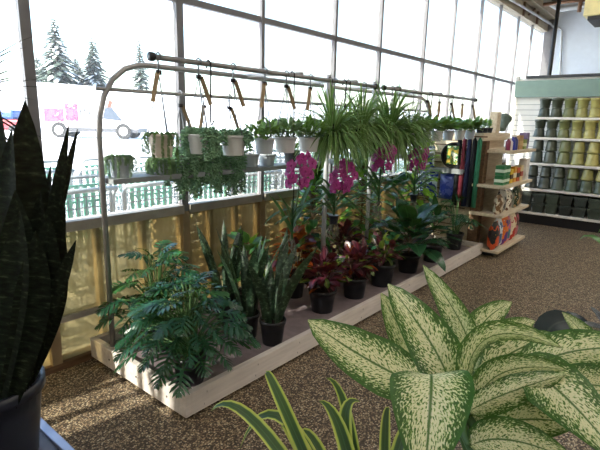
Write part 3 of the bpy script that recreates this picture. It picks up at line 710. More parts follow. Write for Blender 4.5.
for (tp, md, bs, w, tt) in BL:
    n_ = (-CF+CR*rnd.uniform(-.5, .5)).normalized(); q = att(bs[0]-7, bs[1], 1.5+(tt-1.5)*.8); q.z = rc.z-.03
    bl.append((q, att(md[0], md[1], tt), att(tp[0], tp[1], tt), w*tt/F, n_))
sword_plant('potted_snake_plant', tuple(c), .143, hpot, bl, 'snaked', 'huge dark snake plant in slate pot at the left edge on steel-edged bench', 'pot_big')
# thin-leaved dracaena further left, only tips in view
dc = V((-.28, 1.75, LZ))
t = thing('potted_dracaena', 'thin dark leaf tips reaching in from the left edge over the window', 'potted plant', dc)
pot_mesh(.13, .24, 'pot_black', t, dc)
b = MB(); hd = att(-45, 112, 1.62); s = MB(); s.tube([dc+V((0, 0, .2)), (dc+hd)/2+V((0, 0, .1)), hd], .014, 7); s.build('stem', 'brownstem', t)
for (tx, ty) in ((12, 57), (17, 69), (20, 77), (16, 92), (23, 79), (35, 100), (30, 108), (-10, 60), (-20, 90), (5, 115), (2, 75)):
    e = att(tx, ty, 1.62); m_ = (hd+e)/2+V((0, 0, .05)); b.blade(bz(hd, m_, e, 8), prof(8, .012, 'strap'), V((0, 0, 1)), 2, .3)
for k in range(40): b.blade(arc(hd, rdir(-.2, 1.2, .6*PI, 1.9*PI), .4, 1., 7), prof(7, .006, 'strap'), V((0, 0, 1)), 2, .3)
b.build('foliage', 'snaked', t)

# ------------------------------------------------------------------ foreground table and plants
FZ = .32
t = thing('low_plant_table', 'low table under the foreground plants below the frame', 'table', (1.1, 0, 0))
b = MB(); b.box((.45, -.75, FZ-.04), (1.75, .42, FZ)); b.build('top', 'bench_top', t, False)
for x in (.52, 1.68):
    for y in (-.68, .35):
        b = MB(); b.box((x-.03, y-.03, 0), (x+.03, y+.03, FZ-.04)); b.build('leg', 'dark', t, False)
DC = V((1.1, .22, FZ))
t = thing('potted_dieffenbachia', 'large cream and green speckled dieffenbachia filling the lower right foreground', 'potted plant', DC)
pot_mesh(.13, .24, 'pot_black', t, DC)
crown = att(462, 405, 1.22)
b = MB(); s = MB()
stem_top = crown+V((0, 0, -.03))
for k in range(4):
    a = k*1.6; s.tube(bz(DC+V((math.cos(a)*.04, math.sin(a)*.04, .2)), DC+V((math.cos(a)*.06, math.sin(a)*.06, .35)), stem_top+V((math.cos(a)*.02, math.sin(a)*.02, 0)), 6), .014, 7)
# each leaf: base, mid, tip in (x, y, depth), half width px, roll, fold
LV = [((436, 392, 1.22), (372, 362, 1.24), (308, 320, 1.27), 29, .35, .12, 'oval'),
      ((452, 392, 1.24), (432, 345, 1.27), (388, 284, 1.36), 25, -.1, .16, 'oval'),
      ((440, 396, 1.28), (415, 355, 1.32), (381, 293, 1.36), 24, .3, .1, 'oval'),
      ((474, 372, 1.3), (462, 325, 1.36), (423, 265, 1.42), 15, -.9, .5, 'oval'),
      ((470, 372, 1.36), (478, 330, 1.42), (512, 302, 1.46), 17, .2, .15, 'oval'),
      ((476, 370, 1.34), (500, 338, 1.38), (535, 321, 1.4), 15, .1, .12, 'oval'),
      ((430, 376, 1.14), (431, 395, 1.09), (424, 485, 1.0), 41, 0, -.18, 'oval'),
      ((466, 396, 1.2), (488, 338, 1.2), (562, 348, 1.15), 16, .45, -.35, 'oval'),
      ((476, 404, 1.18), (505, 372, 1.16), (566, 370, 1.12), 17, .2, -.25, 'oval'),
      ((520, 378, 1.24), (570, 352, 1.24), (650, 350, 1.2), 23, .1, -.2, 'oval'),
      ((520, 368, 1.17), (560, 392, 1.12), (622, 462, 1.0), 30, -.1, .1, 'oval'),
      ((470, 434, 1.2), (515, 420, 1.18), (578, 424, 1.14), 24, .0, .1, 'oval'),
      ((470, 446, 1.17), (510, 440, 1.14), (575, 462, 1.06), 22, .0, .1, 'oval'),
      ((470, 400, 1.28), (500, 360, 1.32), (560, 335, 1.34), 22, .1, -.15, 'oval'),
      ((610, 380, 1.3), (592, 345, 1.33), (562, 312, 1.36), 11, -.3, .3, 'oval'),
      ((560, 400, 1.2), (590, 385, 1.2), (640, 400, 1.18), 22, .0, .1, 'oval'),
      ((500, 400, 1.3), (520, 390, 1.3), (560, 395, 1.28), 24, 0, .1, 'oval'),
      ((468, 412, 1.17), (505, 394, 1.15), (566, 374, 1.12), 17, .3, -.3, 'oval'),
      ((462, 400, 1.3), (455, 360, 1.36), (478, 322, 1.42), 20, .2, .12, 'oval')]
for (p0, p1, p2, w, roll, fold, kd) in LV:
    A, B_, D_ = att(*p0), att(*p1), att(*p2); pts = bz(A, B_*2-(A+D_)/2, D_, 14)
    nr = (-CF*.8+V((0, 0, .6))+CR*roll).normalized()
    b.blade(pts, prof(14, w*p1[2]/F, kd), nr, 8, fold, .035)
    s.tube(bz(stem_top, (stem_top+A)/2+V((0, 0, -.02)), A, 5), .006, 6)
b.build('foliage', 'dieff', t); s.build('stems', 'stem', t)
# variegated dracaena at bottom
VC = V((.72, .32, FZ))
t = thing('potted_dracaena', 'yellow-edged green dracaena with ribbon leaves at the bottom centre', 'potted plant', VC)
pot_mesh(.1, .2, 'pot_black', t, VC)
b = MB()
VL = [((292, 490), (262, 430), (211, 411), 9.5, .9), ((300, 495), (285, 410), (267, 375), 8.5, .3), ((318, 495), (290, 425), (240, 448), 8, .5),
      ((322, 500), (350, 425), (326, 378), 7.5, -.5), ((328, 500), (345, 445), (319, 401), 10, .1), ((330, 500), (345, 435), (360, 402), 10, -.4),
      ((350, 495), (352, 450), (345, 412), 9, -.2), ((375, 495), (385, 440), (390, 410), 7, -.3), ((310, 500), (300, 445), (282, 432), 10, .2), ((360, 500), (400, 445), (420, 440), 9, -.6), ((340, 505), (318, 450), (300, 445), 9, .2)]
for k, (p0, p1, p2, w, roll) in enumerate(VL):
    tt = 1.05+.012*(k % 4); A, B_, D_ = att(p0[0], p0[1], tt), att(p1[0], p1[1], tt), att(p2[0], p2[1], tt+.03)
    A = A*.35+V((VC.x, VC.y, FZ+.22))*.65; pts = bz(A, B_*2-(A+D_)/2, D_, 14)
    b.blade(pts, prof(14, w*.82*tt/F, 'lance'), (-CF+CR*roll+V((0, 0, .3))).normalized(), 4, .25, .05)
b.build('foliage', 'drac', t)
# dark glossy plant behind the dieffenbachia
KC = V((1.56, -.3, FZ))
t = thing('potted_rubber_plant', 'dark glossy leaves peeking out behind the speckled dieffenbachia at right', 'potted plant', KC)
pot_mesh(.11, .22, 'pot_black', t, KC); b = MB(); s = MB()
for (p0, p1, p2, w, roll) in (((575, 355, 1.5), (560, 330, 1.52), (535, 322, 1.55), 13, .5), ((545, 352, 1.48), (552, 326, 1.5), (580, 322, 1.52), 15, .0), ((590, 345, 1.5), (575, 320, 1.55), (545, 318, 1.6), 9, .3), ((610, 335, 1.5), (600, 318, 1.52), (590, 306, 1.55), 10, .2), ((530, 345, 1.46), (515, 328, 1.5), (494, 320, 1.52), 8, .2), ((620, 340, 1.5), (600, 328, 1.5), (575, 325, 1.5), 10, .2)):
    A, B_, D_ = att(*p0), att(*p1), att(*p2); b.blade(bz(A, B_*2-(A+D_)/2, D_, 10), prof(10, w*1.5/F, 'oval'), V((roll*.3, 0, 1)), 4, .15)
    s.tube([KC+V((0, 0, .2)), (KC+A)/2+V((0, 0, .12)), A], .006, 6)
b.build('foliage', 'darkleaf', t); s.build('stems', 'brownstem', t)
# green strap leaf entering from the right edge
GC = V((3.0, -.16, 0))
t = thing('potted_broadleaf', 'green leaf tip reaching in from the right edge over the aisle', 'potted plant', GC)
pot_mesh(.15, .3, 'pot_black', t, GC); b = MB(); hd = V((3.0, -.16, .34))
e = att(578, 241, 3.1); b.blade(bz(hd, att(596, 226, 3.1)+V((0, -.0, .1)), e, 9), prof(9, .035, 'lance'), V((0, 0, 1)), 4, .15)
e = att(598, 233, 3.15); b.blade(bz(hd, att(606, 222, 3.1)+V((0, -.0, .1)), e, 9), prof(9, .03, 'lance'), V((0, 0, 1)), 4, .15)
for k in range(12): b.blade(arc(hd, rdir(.4, 1.3, PI*1.1, PI*1.9), .5, 1., 8), prof(8, .035, 'lance'), V((0, 0, 1)), 2, .15)
b.build('foliage', 'pothos', t)

# ------------------------------------------------------------------ gondola of merchandise
GX0, GX1, GY0, GY1 = 5.78, 6.72, 2.02, 2.8
t = thing('merchandise_gondola', 'wooden shop gondola with end shelves at the far end of the plant bench', 'shelving', (GX0, GY0, 0))
b = MB(); b.box((GX0, GY0, .0), (GX1, GY1, 1.37)); b.build('slat_panel', 'wood', t, False)
b = MB()
for z in [.2+.11*i for i in range(11)]: b.box((GX0-.004, GY0+.1, z), (GX0, GY1, z+.012))
b.build('groove', 'darkwood', t, False)
b = MB(); b.box((GX0-.02, GY0-.05, 1.37), (GX1+.05, GY1+.02, 1.46)); b.build('top_board', 'wood', t, False)
b = MB(); b.box((GX0-.05, GY0-.1, .0), (GX0+.06, GY0+.02, 1.37)); b.build('corner_post', 'darkwood', t, False)
SH = [.1, .53, .87, 1.27]
for z in SH:
    b = MB(); b.box((GX0-.12 if z < 1 else GX0, 1.63, z-.035), (GX1+.08, GY0, z)); b.build('shelf', 'wood', t, False, bevel=.004)
b = MB(); b.box((GX0, 1.72, .0), (GX1, GY0, .065)); b.build('plinth', 'dark', t, False)
b = MB(); b.box((GX0-.16, 2.12, .99), (GX0, 2.78, 1.02)); b.box((GX0-.165, 2.12, .97), (GX0-.16, 2.78, 1.03)); b.build('side_shelf', 'shelfgrey', t, False)
b = MB(); b.tube([(GX0-.1, GY0-.12, 1.42), (GX0-.1, GY0+.12, 1.42)], .008, 6); b.tube([(GX0-.1, GY0, 1.42), (GX0+.02, GY0, 1.42)], .008, 6); b.build('display_bar', 'rust', t)
def mk_print(name, base, cols, scale=14, rough=.3):
    n = NT(name); v = n.coord('Object'); f = n.noise(scale, v, 2)
    st = [(.0, base), (.42, base)]
    for i, c_ in enumerate(cols): st.append((.46+.4*i/max(1, len(cols)), c_))
    c_ = n.ramp(f, st, 'CONSTANT'); return n.done(n.pbsdf(c_, rough))
def pillow(w, h, d, axis='x'):
    """standing bag, base at origin; wide along axis"""
    b = MB(); nx, nz = 8, 10; 
    for sgn in (-1, 1):
        vs = []; uv = []
        for j in range(nz+1):
            for i in range(nx+1):
                a = i/nx*2-1; z = j/nz; th = (1-a**4)*(min(1, z*6+.5))*(1-max(0, (z-.6)/.4)**2)
                q = (a*w/2*(1-.06*math.sin(PI*z)), sgn*d/2*th, z*h)
                vs.append(q if axis == 'x' else (q[1], q[0], q[2])); uv.append((i/nx, z))
        b.add(vs, [(j*(nx+1)+i, j*(nx+1)+i+1, (j+1)*(nx+1)+i+1, (j+1)*(nx+1)+i) for j in range(nz) for i in range(nx)], uv)
    return b
def put(o, loc, label, cat, group=None): o.location = loc; return tag(o, label, cat, group)
BAGS = [('orange and black', '#d8562a', ('#222428', '#f0d040')), ('blue and white', '#3a6a9a', ('#e8ecf0', '#d84a70')), ('purple and orange', '#6a3a8a', ('#f08030', '#e8e0d0')), ('teal and pink', '#3a8a98', ('#e870a0', '#f0f0e0')), ('red and cream', '#b83a2c', ('#eee0c0', '#3a5a30')), ('pink and brown', '#c87080', ('#5a3a28', '#f0d8b0'))]
for i, (nm, c0_, cs) in enumerate(BAGS):
    m = mk_print('bag_print_%s' % nm.replace(' ', '_'), c0_, cs, 10); o = pillow(.2, .36+.03*((i*7) % 3-1), .12).build('soil_bag', m, None, True, True)
    put(o, (GX0-.02+.168*i, 1.73+.02*(i % 2), SH[0]), '%s potting soil bag on the bottom gondola shelf' % nm, 'bag', 'soil bags on the bottom shelf')
BAG2 = [('white and tan', '#d8cdb8', ('#7a5a3a', '#2c2c28')), ('black and silver', '#2c2c2c', ('#b0b0a8', '#d8d0c0')), ('brown and white', '#6a4a34', ('#e8e0d0', '#3a4a28')), ('grey and green', '#8a8a80', ('#3c5a34', '#e0e0d8')), ('tan and dark green', '#b89a70', ('#243a24', '#f0e8d8')), ('dark brown', '#3a2a20', ('#a08868', '#c8c0b0'))]
for i, (nm, c0_, cs) in enumerate(BAG2):
    m = mk_print('pouch_print_%s' % nm.replace(' ', '_'), c0_, cs, 16); o = pillow(.17, .26+.03*((i*5) % 3-1), .1).build('pebble_bag', m, None, True, True)
    put(o, (GX0-.01+.165*i, 1.72+.02*(i % 2), SH[1]), '%s pouch of pebbles on the second gondola shelf from the bottom' % nm, 'bag', 'pouches on the second shelf')
def carton(x, y, z, w, d, h, base, band, label, group, name='carton'):
    t = thing(name, label, 'box', (x, y, z), group)
    b = MB(); b.box((x-w/2, y-d/2, z), (x+w/2, y+d/2, z+h)); b.build('box', base if base in M else plain('carton_'+base[1:], base, .5), t, False, bevel=.002)
    b = MB(); b.box((x-w/2-.001, y-d/2-.001, z+h*.3), (x+w/2+.001, y+d/2+.001, z+h*.62)); b.build('label_band', plain('band_'+band[1:], band, .5), t, False)
    return t
for i, (cx, lv) in enumerate(((0, 0), (0, 1), (1, 0), (1, 1))):
    carton(GX0+.02+.13*cx, 1.74, SH[2]+.115*lv, .115, .1, .11, '#2f7a4a', '#d8e8d8', '%s green carton in the %s stack on the third gondola shelf' % (['lower', 'upper'][lv], ['left', 'right'][cx]), 'green cartons')
for i in range(4):
    col = ('#e8c030', '#d89828', '#c85a28', '#e0d0a0')[i]; nm = ('yellow', 'amber', 'orange', 'cream')[i]
    carton(GX0+.31+.14*i, 1.74, SH[2], .1, .09, .17+.02*(i % 2), col, ('#5a3a20', '#f0e8d0', '#2a2a2a', '#a04030')[i], '%s carton on the third gondola shelf right of the green stacks' % nm, 'cartons right of the green stacks')
def bottle(x, y, z, r, h, col, label):
    t = thing('bottle', label, 'bottle', (x, y, z), 'bottles on the top gondola shelf')
    b = MB(); b.lathe([(r*.95, 0), (r, .01), (r, h*.66), (r*.7, h*.78), (r*.35, h*.84), (r*.35, h*.9)], (x, y, z), 16); b.build('body', plain('bottle_'+col[1:], col, .3), t)
    b = MB(); b.lathe([(r*.42, h*.9), (r*.42, h)], (x, y, z), 12); b.build('cap', 'white_shelf', t)
bottle(GX0+.10, 1.72, SH[3], .028, .15, '#7a2448', 'small maroon bottle at the left of the top gondola shelf')
bottle(GX0+.18, 1.72, SH[3], .03, .14, '#e0d8d8', 'white bottle between maroon and blue bottles on the top gondola shelf')
bottle(GX0+.27, 1.72, SH[3], .036, .17, '#28389a', 'blue bottle on the top gondola shelf, left of its blue twin')
bottle(GX0+.36, 1.72, SH[3], .036, .17, '#283078', 'dark blue bottle on top gondola shelf beside the kraft box')
carton(GX0+.52, 1.74, SH[3], .15, .1, .17, '#b08c60', '#c8a878', 'plain kraft box on the top gondola shelf', 'boxes on the top gondola shelf')
carton(GX0+.72, 1.74, SH[3], .1, .1, .12, '#8a9a50', '#e0e0c0', 'olive box on the top gondola shelf right of the kraft box', 'boxes on the top gondola shelf')
carton(GX0+.88, 1.76, SH[3], .1, .1, .2, '#8878a0', '#5a5070', 'lavender box at the right end of the top gondola shelf', 'boxes on the top gondola shelf')
# white leaflet box above the cartons' shelf end
carton(GX0+.88, 1.72, SH[2], .14, .1, .27, '#eceae8', '#f6f4f2', 'tall white box at the right end of the third gondola shelf', 'tall white box')
# top-of-gondola decorations
for i, (px, lab) in enumerate(((478, 'left'), (486, 'middle'), (493, 'right'))):
    p = at(px, 128, 1, 1.98); c = V((p.x if p.x > GX0 else GX0+.06, 2.05, 1.46)); c.x = GX0+.05+.16*i
    rosette('potted_succulent', tuple(c), .045, .06, 22, .07, .02, ('succ', 'sedum'), 'small succulent on top of the gondola, %s of three' % lab, (.1, 1.3), .4, 'oval', (0, .06), (1, 1), potmat='pot_big')
b = MB(); b.box((GX0+.5, 2.0, 1.46), (GX0+.64, 2.1, 1.72)); tag(b.build('wood_block', 'wood', None, False, bevel=.008), 'upright rough wooden block standing on top of the gondola', 'block')
t = thing('tilted_planter', 'dark grey-green planter tilted on its side on top of the gondola', 'planter', (GX0+.82, 2.04, 1.46))
b = MB(); b.lathe([(.05, 0), (.075, .16), (.09, .17), (.09, .19), (.07, .19), (.05, .05)], (0, 0, 0), 18); R_ = Matrix.Rotation(.6, 3, 'Y'); b.v = [R_ @ p+V((0, 0, .04)) for p in b.v]; b.build('pot', plain('grey_green_glaze', '#56665c', .4), t, local=True)
b = MB(); b.ell((.11, 0, .2), .055, n=10, m=6); b.build('soil', 'soil', t, local=True)
# hanging sleeves at the corner, camera side
for i, (col, nm) in enumerate((('#16181c', 'black'), ('#7a2a38', 'maroon'), ('#1c2448', 'navy'), ('#15181f', 'near-black'), ('#2f7a5c', 'green'))):
    y = GY0+.2-.06*i; b = MB(); pts = [(GX0-.1, y, 1.41), (GX0-.1, y, 1.37), (GX0-.105, y, 1.0), (GX0-.1, y+.004, .58)]
    b.tube(pts, [.008, .026, .03, .03], 8); o = b.build('fabric_sleeve', plain('sleeve_'+col[1:], col, .8), None)
    tag(o, '%s long fabric sleeve hanging at the gondola corner' % nm, 'sleeve', 'long fabric sleeves')
# blue bags and coiled hose on the slat panel side
for i, (y, nm) in enumerate(((2.62, 'left'), (2.3, 'right'))):
    m = mk_print('blue_bag_%s' % nm, '#2b3fa0', ('#cfe0f0', '#355a44') if i == 0 else ('#5a68b8', '#d8e0f4'), 9)
    o = pillow(.3, .32, .09, 'y').build('blue_bag', m, None, True, True); put(o, (GX0-.06, y, .64), '%s blue bag hanging on the slat panel below the grey shelf' % nm, 'bag', 'blue bags below the grey shelf')
m = mk_print('blue_sack_top', '#3446a8', ('#e0e6f6', '#c8a0b8'), 10); o = pillow(.26, .26, .1, 'y').build('blue_bag', m, None, True, True)
put(o, (GX0-.08, 2.66, 1.02), 'blue and white bag on the grey shelf left of the hose', 'bag')
t = thing('coiled_hose', 'black coiled hose with a yellow picture label on the grey shelf', 'hose', (GX0-.08, 2.28, 1.02))
b = MB()
for k in range(5):
    rr = .15-.012*(k % 3); b.tube([(GX0-.11+.02*k, 2.28+rr*math.cos(2*PI*j/24), 1.022+.162+rr*math.sin(2*PI*j/24)) for j in range(25)], .012, 6)
b.build('hose', 'black', t)
m = mk_print('hose_label', '#d8b850', ('#4a8a4a', '#e0e0d0', '#a86038'), 22)
b = MB(); b.box((GX0-.145, 2.21, 1.08), (GX0-.135, 2.35, 1.3)); b.build('label_card', m, t, False)

# ------------------------------------------------------------------ pot wall
PX = 8.25; PXB = PX+.42; PY1 = 2.3; PY0 = -.2
t = thing('pot_shelving', 'white slatwall shelving with sage green header full of stacked planters', 'shelving', (PX, 1., 0))
b = MB(); b.box((PXB, PY0, .0), (PXB+.06, 2.5, 2.32)); b.build('slatwall', 'slat', t, False)
b = MB()
for i in range(21): b.box((PXB-.003, PY0, .2+.085*i), (PXB, 2.5, .2+.085*i+.008))
b.build('groove', 'shelfgrey', t, False)
b = MB(); b.box((PXB-.1, PY0, 2.02), (PXB-.03, 2.5, 2.28))
for z in (2.1, 2.19): b.box((PXB-.104, PY0, z), (PXB-.1, 2.5, z+.008))
b.build('header_board', 'header', t, False)
b = MB(); b.box((PXB-.02, 2.48, .0), (PXB+.08, 2.53, 2.36)); b.build('upright', 'white_shelf', t, False)
b = MB(); b.box((PXB-.06, PY0, 2.32), (PXB+.5, 2.36, 2.36)); b.build('dark_cap', 'dark', t, False)
PSH = [.19, .575, .985, 1.39, 1.70]
SX = [PX, PX+.02, PX+.03, PX+.04, PX+.06]; SY = [2.16, 2.12, 2.09, 2.1, 2.07]
for k, z in enumerate(PSH):
    b = MB(); b.box((SX[k], PY0, z-.035), (PXB, SY[k], z)); b.build('shelf', 'white_shelf', t, False, bevel=.003)
b = MB(); b.box((PX+.03, PY0, 0), (PXB, SY[0]-.02, .155)); b.build('plinth', 'plinth', t, False)
GL = ['#3c443a', '#464c3c', '#6f7448', '#98955a', '#aea664', '#b4ac6c', '#b0a862', '#aaa268', '#b0a862']
GN = ['charcoal', 'dark olive', 'olive', 'moss green', 'lime green', 'yellow-green', 'pale lime', 'light olive', 'pale olive']
DK = ['#3a403c', '#424a44', '#4a5448', '#52604c', '#55604a', '#5a6450', '#566048', '#525c48', '#525c48']
proto = {}
def planter(kind, h, r, col):
    key = (kind, h, r, col)
    if key in proto: return proto[key].copy()
    mt = M.setdefault('glaze_'+col, plain('glaze_'+col[1:], col, .3, 0, .15, 20)); b = MB()
    if kind == 'up': b.lathe([(r*.82, 0), (r*.95, h*.72), (r*1.04, h*.74), (r*1.06, h*.98), (r*1., h), (r*.9, h), (r*.88, h*.75), (r*.7, .01)], (0, 0, 0), 20)
    elif kind == 'down': b.lathe([(r*.98, 0), (r*1.06, h*.01), (r*1.06, h*.16), (r*.98, h*.2), (r*.92, h*.5), (r*.85, h*.88), (r*.74, h*.98), (r*.5, h)], (0, 0, 0), 20)
    else:
        w0, w1 = r*.8, r
        vs = []
        for z, w in ((0, w0), (h*.75, w1*.97), (h*.76, w1*1.05), (h, w1*1.05), (h, w1*.92), (h*.3, w0*.85)): vs += [(-w, -w, z), (w, -w, z), (w, w, z), (-w, w, z)]
        b.add(vs, [(3, 2, 1, 0)]+[(i*4+j, i*4+(j+1) % 4, (i+1)*4+(j+1) % 4, (i+1)*4+j) for i in range(5) for j in range(4)]+[(20, 21, 22, 23)])
    proto[key] = b.build('planter', mt, None, kind != 'sq', True); return proto[key]
ROWN = ['bottom pot shelf', 'second pot shelf up', 'third pot shelf up', 'fourth pot shelf up', 'top pot shelf']
first = {}
def place(o, loc, label, group):
    if o.name not in C.objects: C.objects.link(o)
    o.location = loc; tag(o, label, 'planter', group)
SC = [(526, 11.2), (533, 12.3), (536, 12), (537, 10.4), (538.5, 10.4)]
for k, z in enumerate(PSH):
    y = SY[k]-.1
    for i in range(9):
        if k == 0:
            for lv in (0, 1):
                place(planter('sq', .155, .088, DK[i % 3]), (SX[k]+.12, y-.198*i, z+lv*.158), '%s square dark planter of the %s stack from the left, bottom pot shelf' % (['lower', 'upper'][lv], ORD[i]), 'square dark planters on the bottom shelf')
        elif k in (1, 2):
            lo_c = (DK if k == 1 else GL)[i]; up_c = GL[max(0, i-(1 if k == 1 else 0))]
            place(planter('down', .19, .091, lo_c), (SX[k]+.11, y-.195*i, z), 'lower %s planter, %s stack from the left, %s' % ((['dark', 'olive grey'][i > 2] if k == 1 else GN[i]), ORD[i], ROWN[k]), 'stacked planters on the %s' % ROWN[k])
            place(planter('down', .17, .082, up_c), (SX[k]+.11, y-.195*i, z+.192), 'upper %s planter, %s stack from the left, %s' % (GN[max(0, i-(1 if k == 1 else 0))], ORD[i], ROWN[k]), 'stacked planters on the %s' % ROWN[k])
        else:
            h1, h2 = (.13, .14) if k == 3 else (.14, .145)
            place(planter('down', h1, .083, GL[i]), (SX[k]+.1, y-.175*i, z), 'lower %s planter, %s stack from the left, %s' % (GN[i], ORD[i], ROWN[k]), 'stacked planters on the %s' % ROWN[k])
            place(planter('up', h2, .083, GL[i]), (SX[k]+.1, y-.175*i, z+h1+.001), 'upper %s planter, %s stack from the left, %s' % (GN[i], ORD[i], ROWN[k]), 'stacked planters on the %s' % ROWN[k])

# ------------------------------------------------------------------ outdoors
GZ = -.02
b = MB(); N = 40
hx = lambda x, y: GZ+(0 if y < 40 else 5.2*(1-math.cos(min(1, (y-40)/20)*PI))/2)+.12*math.sin(x*.3)*(1 if y > 10 else 0)*.3
ys = [WY+.1]+[4+i*2.2 for i in range(40)]; xq = [-80+i*5 for i in range(45)]
vs = [(x, y, hx(x, y) if y > 4 else GZ) for y in ys for x in xq]; nx = len(xq)
b.add(vs, [(j*nx+i, j*nx+i+1, (j+1)*nx+i+1, (j+1)*nx+i) for j in range(len(ys)-1) for i in range(nx-1)])
tag(b.build('snowy_ground', 'snow'), 'bright snow-covered lot and bank outside the windows', 'snow'); bpy.data.objects['snowy_ground']['kind'] = 'structure'
def conifer(px, ptop, pbot, t0, hw, label):
    top = att(px, ptop, t0); bot = att(px, pbot, t0); base = V((bot.x, bot.y, hx(bot.x, bot.y)-.2)); Ht = top.z-base.z; R0 = hw*t0/F
    t = thing('conifer_tree', label, 'tree', base, 'snowy conifers beyond the lot')
    s = MB(); s.tube([base, base+V((0, 0, Ht*.95))], [.22, .03], 7); s.build('trunk', 'brownstem', t)
    b = MB(); w = MB(); n = 26
    for k in range(n):
        u = k/n; z = Ht*(.12+.86*u); R = R0*(1-u)**.7+.3
        for j in range(9):
            a = j*.698+k*.9+rnd.uniform(-.2, .2); rr = R*rnd.uniform(.65, 1.15); q = base+V((0, 0, z)); d = V((math.cos(a), math.sin(a), .12))
            pts = arc(q, d, rr, .7, 5); b.blade(pts, [x*rr for x in (.05, .16, .15, .1, .01)], V((0, 0, 1)), 2, -.3)
            if rnd.random() < .3: w.blade([p+V((0, 0, .07)) for p in pts[1:]], [x*rr for x in (.1, .11, .08, .02)], V((0, 0, 1)), 2, -.25)
    b.build('branches', 'conifer', t); w.build('snow_cover', 'snow', t)
conifer(60, 19, 97, 62, 23, 'tallest snowy conifer outside, left of the rack')
conifer(95, 37, 86, 66, 17, 'shorter snowy conifer right of the tallest one')
conifer(78, 58, 92, 66, 13, 'low snowy conifer between the two taller ones')
conifer(141, 38, 86, 72, 12, 'faint snowy conifer behind the left end of the rails')
conifer(40, 55, 92, 72, 12, 'faint low conifer at the far left by the first window post')
# parked truck with picture on its side
tb = at(92, 138.5, 2, GZ); X_ = CR.copy(); X_.z = 0; X_.normalize(); Y_ = V((-X_.y, X_.x, 0))
sc_ = depth(tb)/F
t = thing('box_truck', 'white parked truck with faded pink pictures on its side, across the lot', 'truck', V((tb.x, tb.y, GZ)))
def tk(b):   # local frame of the truck: x along the picture, y away, z up
    b.v = [X_*p.x+Y_*p.y+V((0, 0, p.z)) for p in b.v]; return b
M['truck_white'] = plain('truck_white', '#e9e4e4', .5, 0, .03, 1); M['truck_grey'] = plain('truck_grey', '#35373e', .5, 0, .05, 1); M['pinkpic'] = mk_print('pink_picture', '#9a3858', ('#7e2044', '#b89098', '#7a2850'), 2, .6); M['tyre'] = plain('tyre', '#1a1b1e', .8)
W = lambda px: (px-92)*sc_
zt = lambda py: (138.5-py)*sc_
b = MB(); b.box((W(66), 0, zt(128)), (W(139), 2.3, zt(99))); tk(b).build('cargo_box', 'truck_white', t, False, True)
b = MB(); b.box((W(44), .1, zt(133)), (W(66), 2.2, zt(121))); b.box((W(52), .15, zt(121)), (W(66), 2.15, zt(106))); tk(b).build('cab', 'truck_white', t, False, True)
b = MB(); b.box((W(66), .02, zt(132)), (W(138), 2.2, zt(128))); tk(b).build('side_skirt', 'truck_grey', t, False, True)
for px in (60, 124):
    for yy in (0, 1.9):
        b = MB(); b.tube([(W(px), yy-.05, .55), (W(px), yy+.3, .55)], .55, 18); w_ = tk(b).build('wheel', 'tyre', t, False, True)
        if yy == 0: b = MB(); b.tube([(W(px), -.08, .55), (W(px), .0, .55)], .3, 14); tk(b).build('hubcap', 'truck_white', w_, False, True)
b = MB(); b.box((W(67), -.02, zt(122)), (W(80), .0, zt(105))); b.box((W(45.5), .08, zt(123)), (W(66), .1, zt(110))); b.build if False else tk(b).build('flower_picture', 'pinkpic', t, False, True)
M['dress'] = plain('dress_blue', '#2c3848', .7); M['skinpic'] = plain('picture_brown', '#4e2e22', .7)
b = MB(); b.add([(W(104), -.02, zt(119)), (W(124), -.02, zt(121)), (W(113), -.02, zt(107)), (W(107), -.02, zt(108))], [(0, 1, 2, 3)]); tk(b).build('dress_picture', 'dress', t, False, True)
b = MB(); b.add([(W(109), -.022, zt(108)), (W(113), -.022, zt(108)), (W(115), -.022, zt(102)), (W(111), -.022, zt(101))], [(0, 1, 2, 3)]); tk(b).build('figure_picture', 'skinpic', t, False, True)
cu = bpy.data.curves.new('lettering', 'FONT'); cu.body = 'Pali'; cu.size = 13*sc_; cu.extrude = .01
lt = bpy.data.objects.new('lettering_curve', cu); C.objects.link(lt); bpy.context.view_layer.update()
lm = bpy.data.meshes.new_from_object(lt.evaluated_get(bpy.context.evaluated_depsgraph_get())); bpy.data.objects.remove(lt)
lm.materials.clear(); lo = bpy.data.objects.new('lettering', lm); C.objects.link(lo); lo.parent = t; lo.data.materials.append(M['truck_grey'])
lo.matrix_local = Matrix(((X_.x, 0, Y_.x, 0), (X_.y, 0, Y_.y, 0), (0, 1, 0, 0), (0, 0, 0, 1))) @ Matrix.Translation((W(81), zt(117), -.03))
# red and blue parked car at far left
cb = at(8, 134, 2, GZ); t = thing('parked_car', 'faint red and blue parked vehicle at the far left outside', 'car', V((cb.x, cb.y, GZ)))
M['car_red'] = plain('car_red', '#8a1c2a', .5, 0, .05, 1); M['car_blue'] = plain('car_blue', '#20447a', .5, 0, .05, 1)
b = MB(); b.box((-2.2, 0, .35), (1.0, 1.8, 1.15)); tk(b).build('body', 'car_red', t, False, True, bevel=.15)
b = MB(); b.box((-1.4, .15, 1.15), (.5, 1.65, 1.9)); tk(b).build('roof', 'car_blue', t, False, True, bevel=.2)
for px in (-1.5, .4):
    for yy in (0, 1.6):
        b = MB(); b.tube([(px, yy-.02, .35), (px, yy+.2, .35)], .35, 16); tk(b).build('wheel', 'tyre', t, True, True)
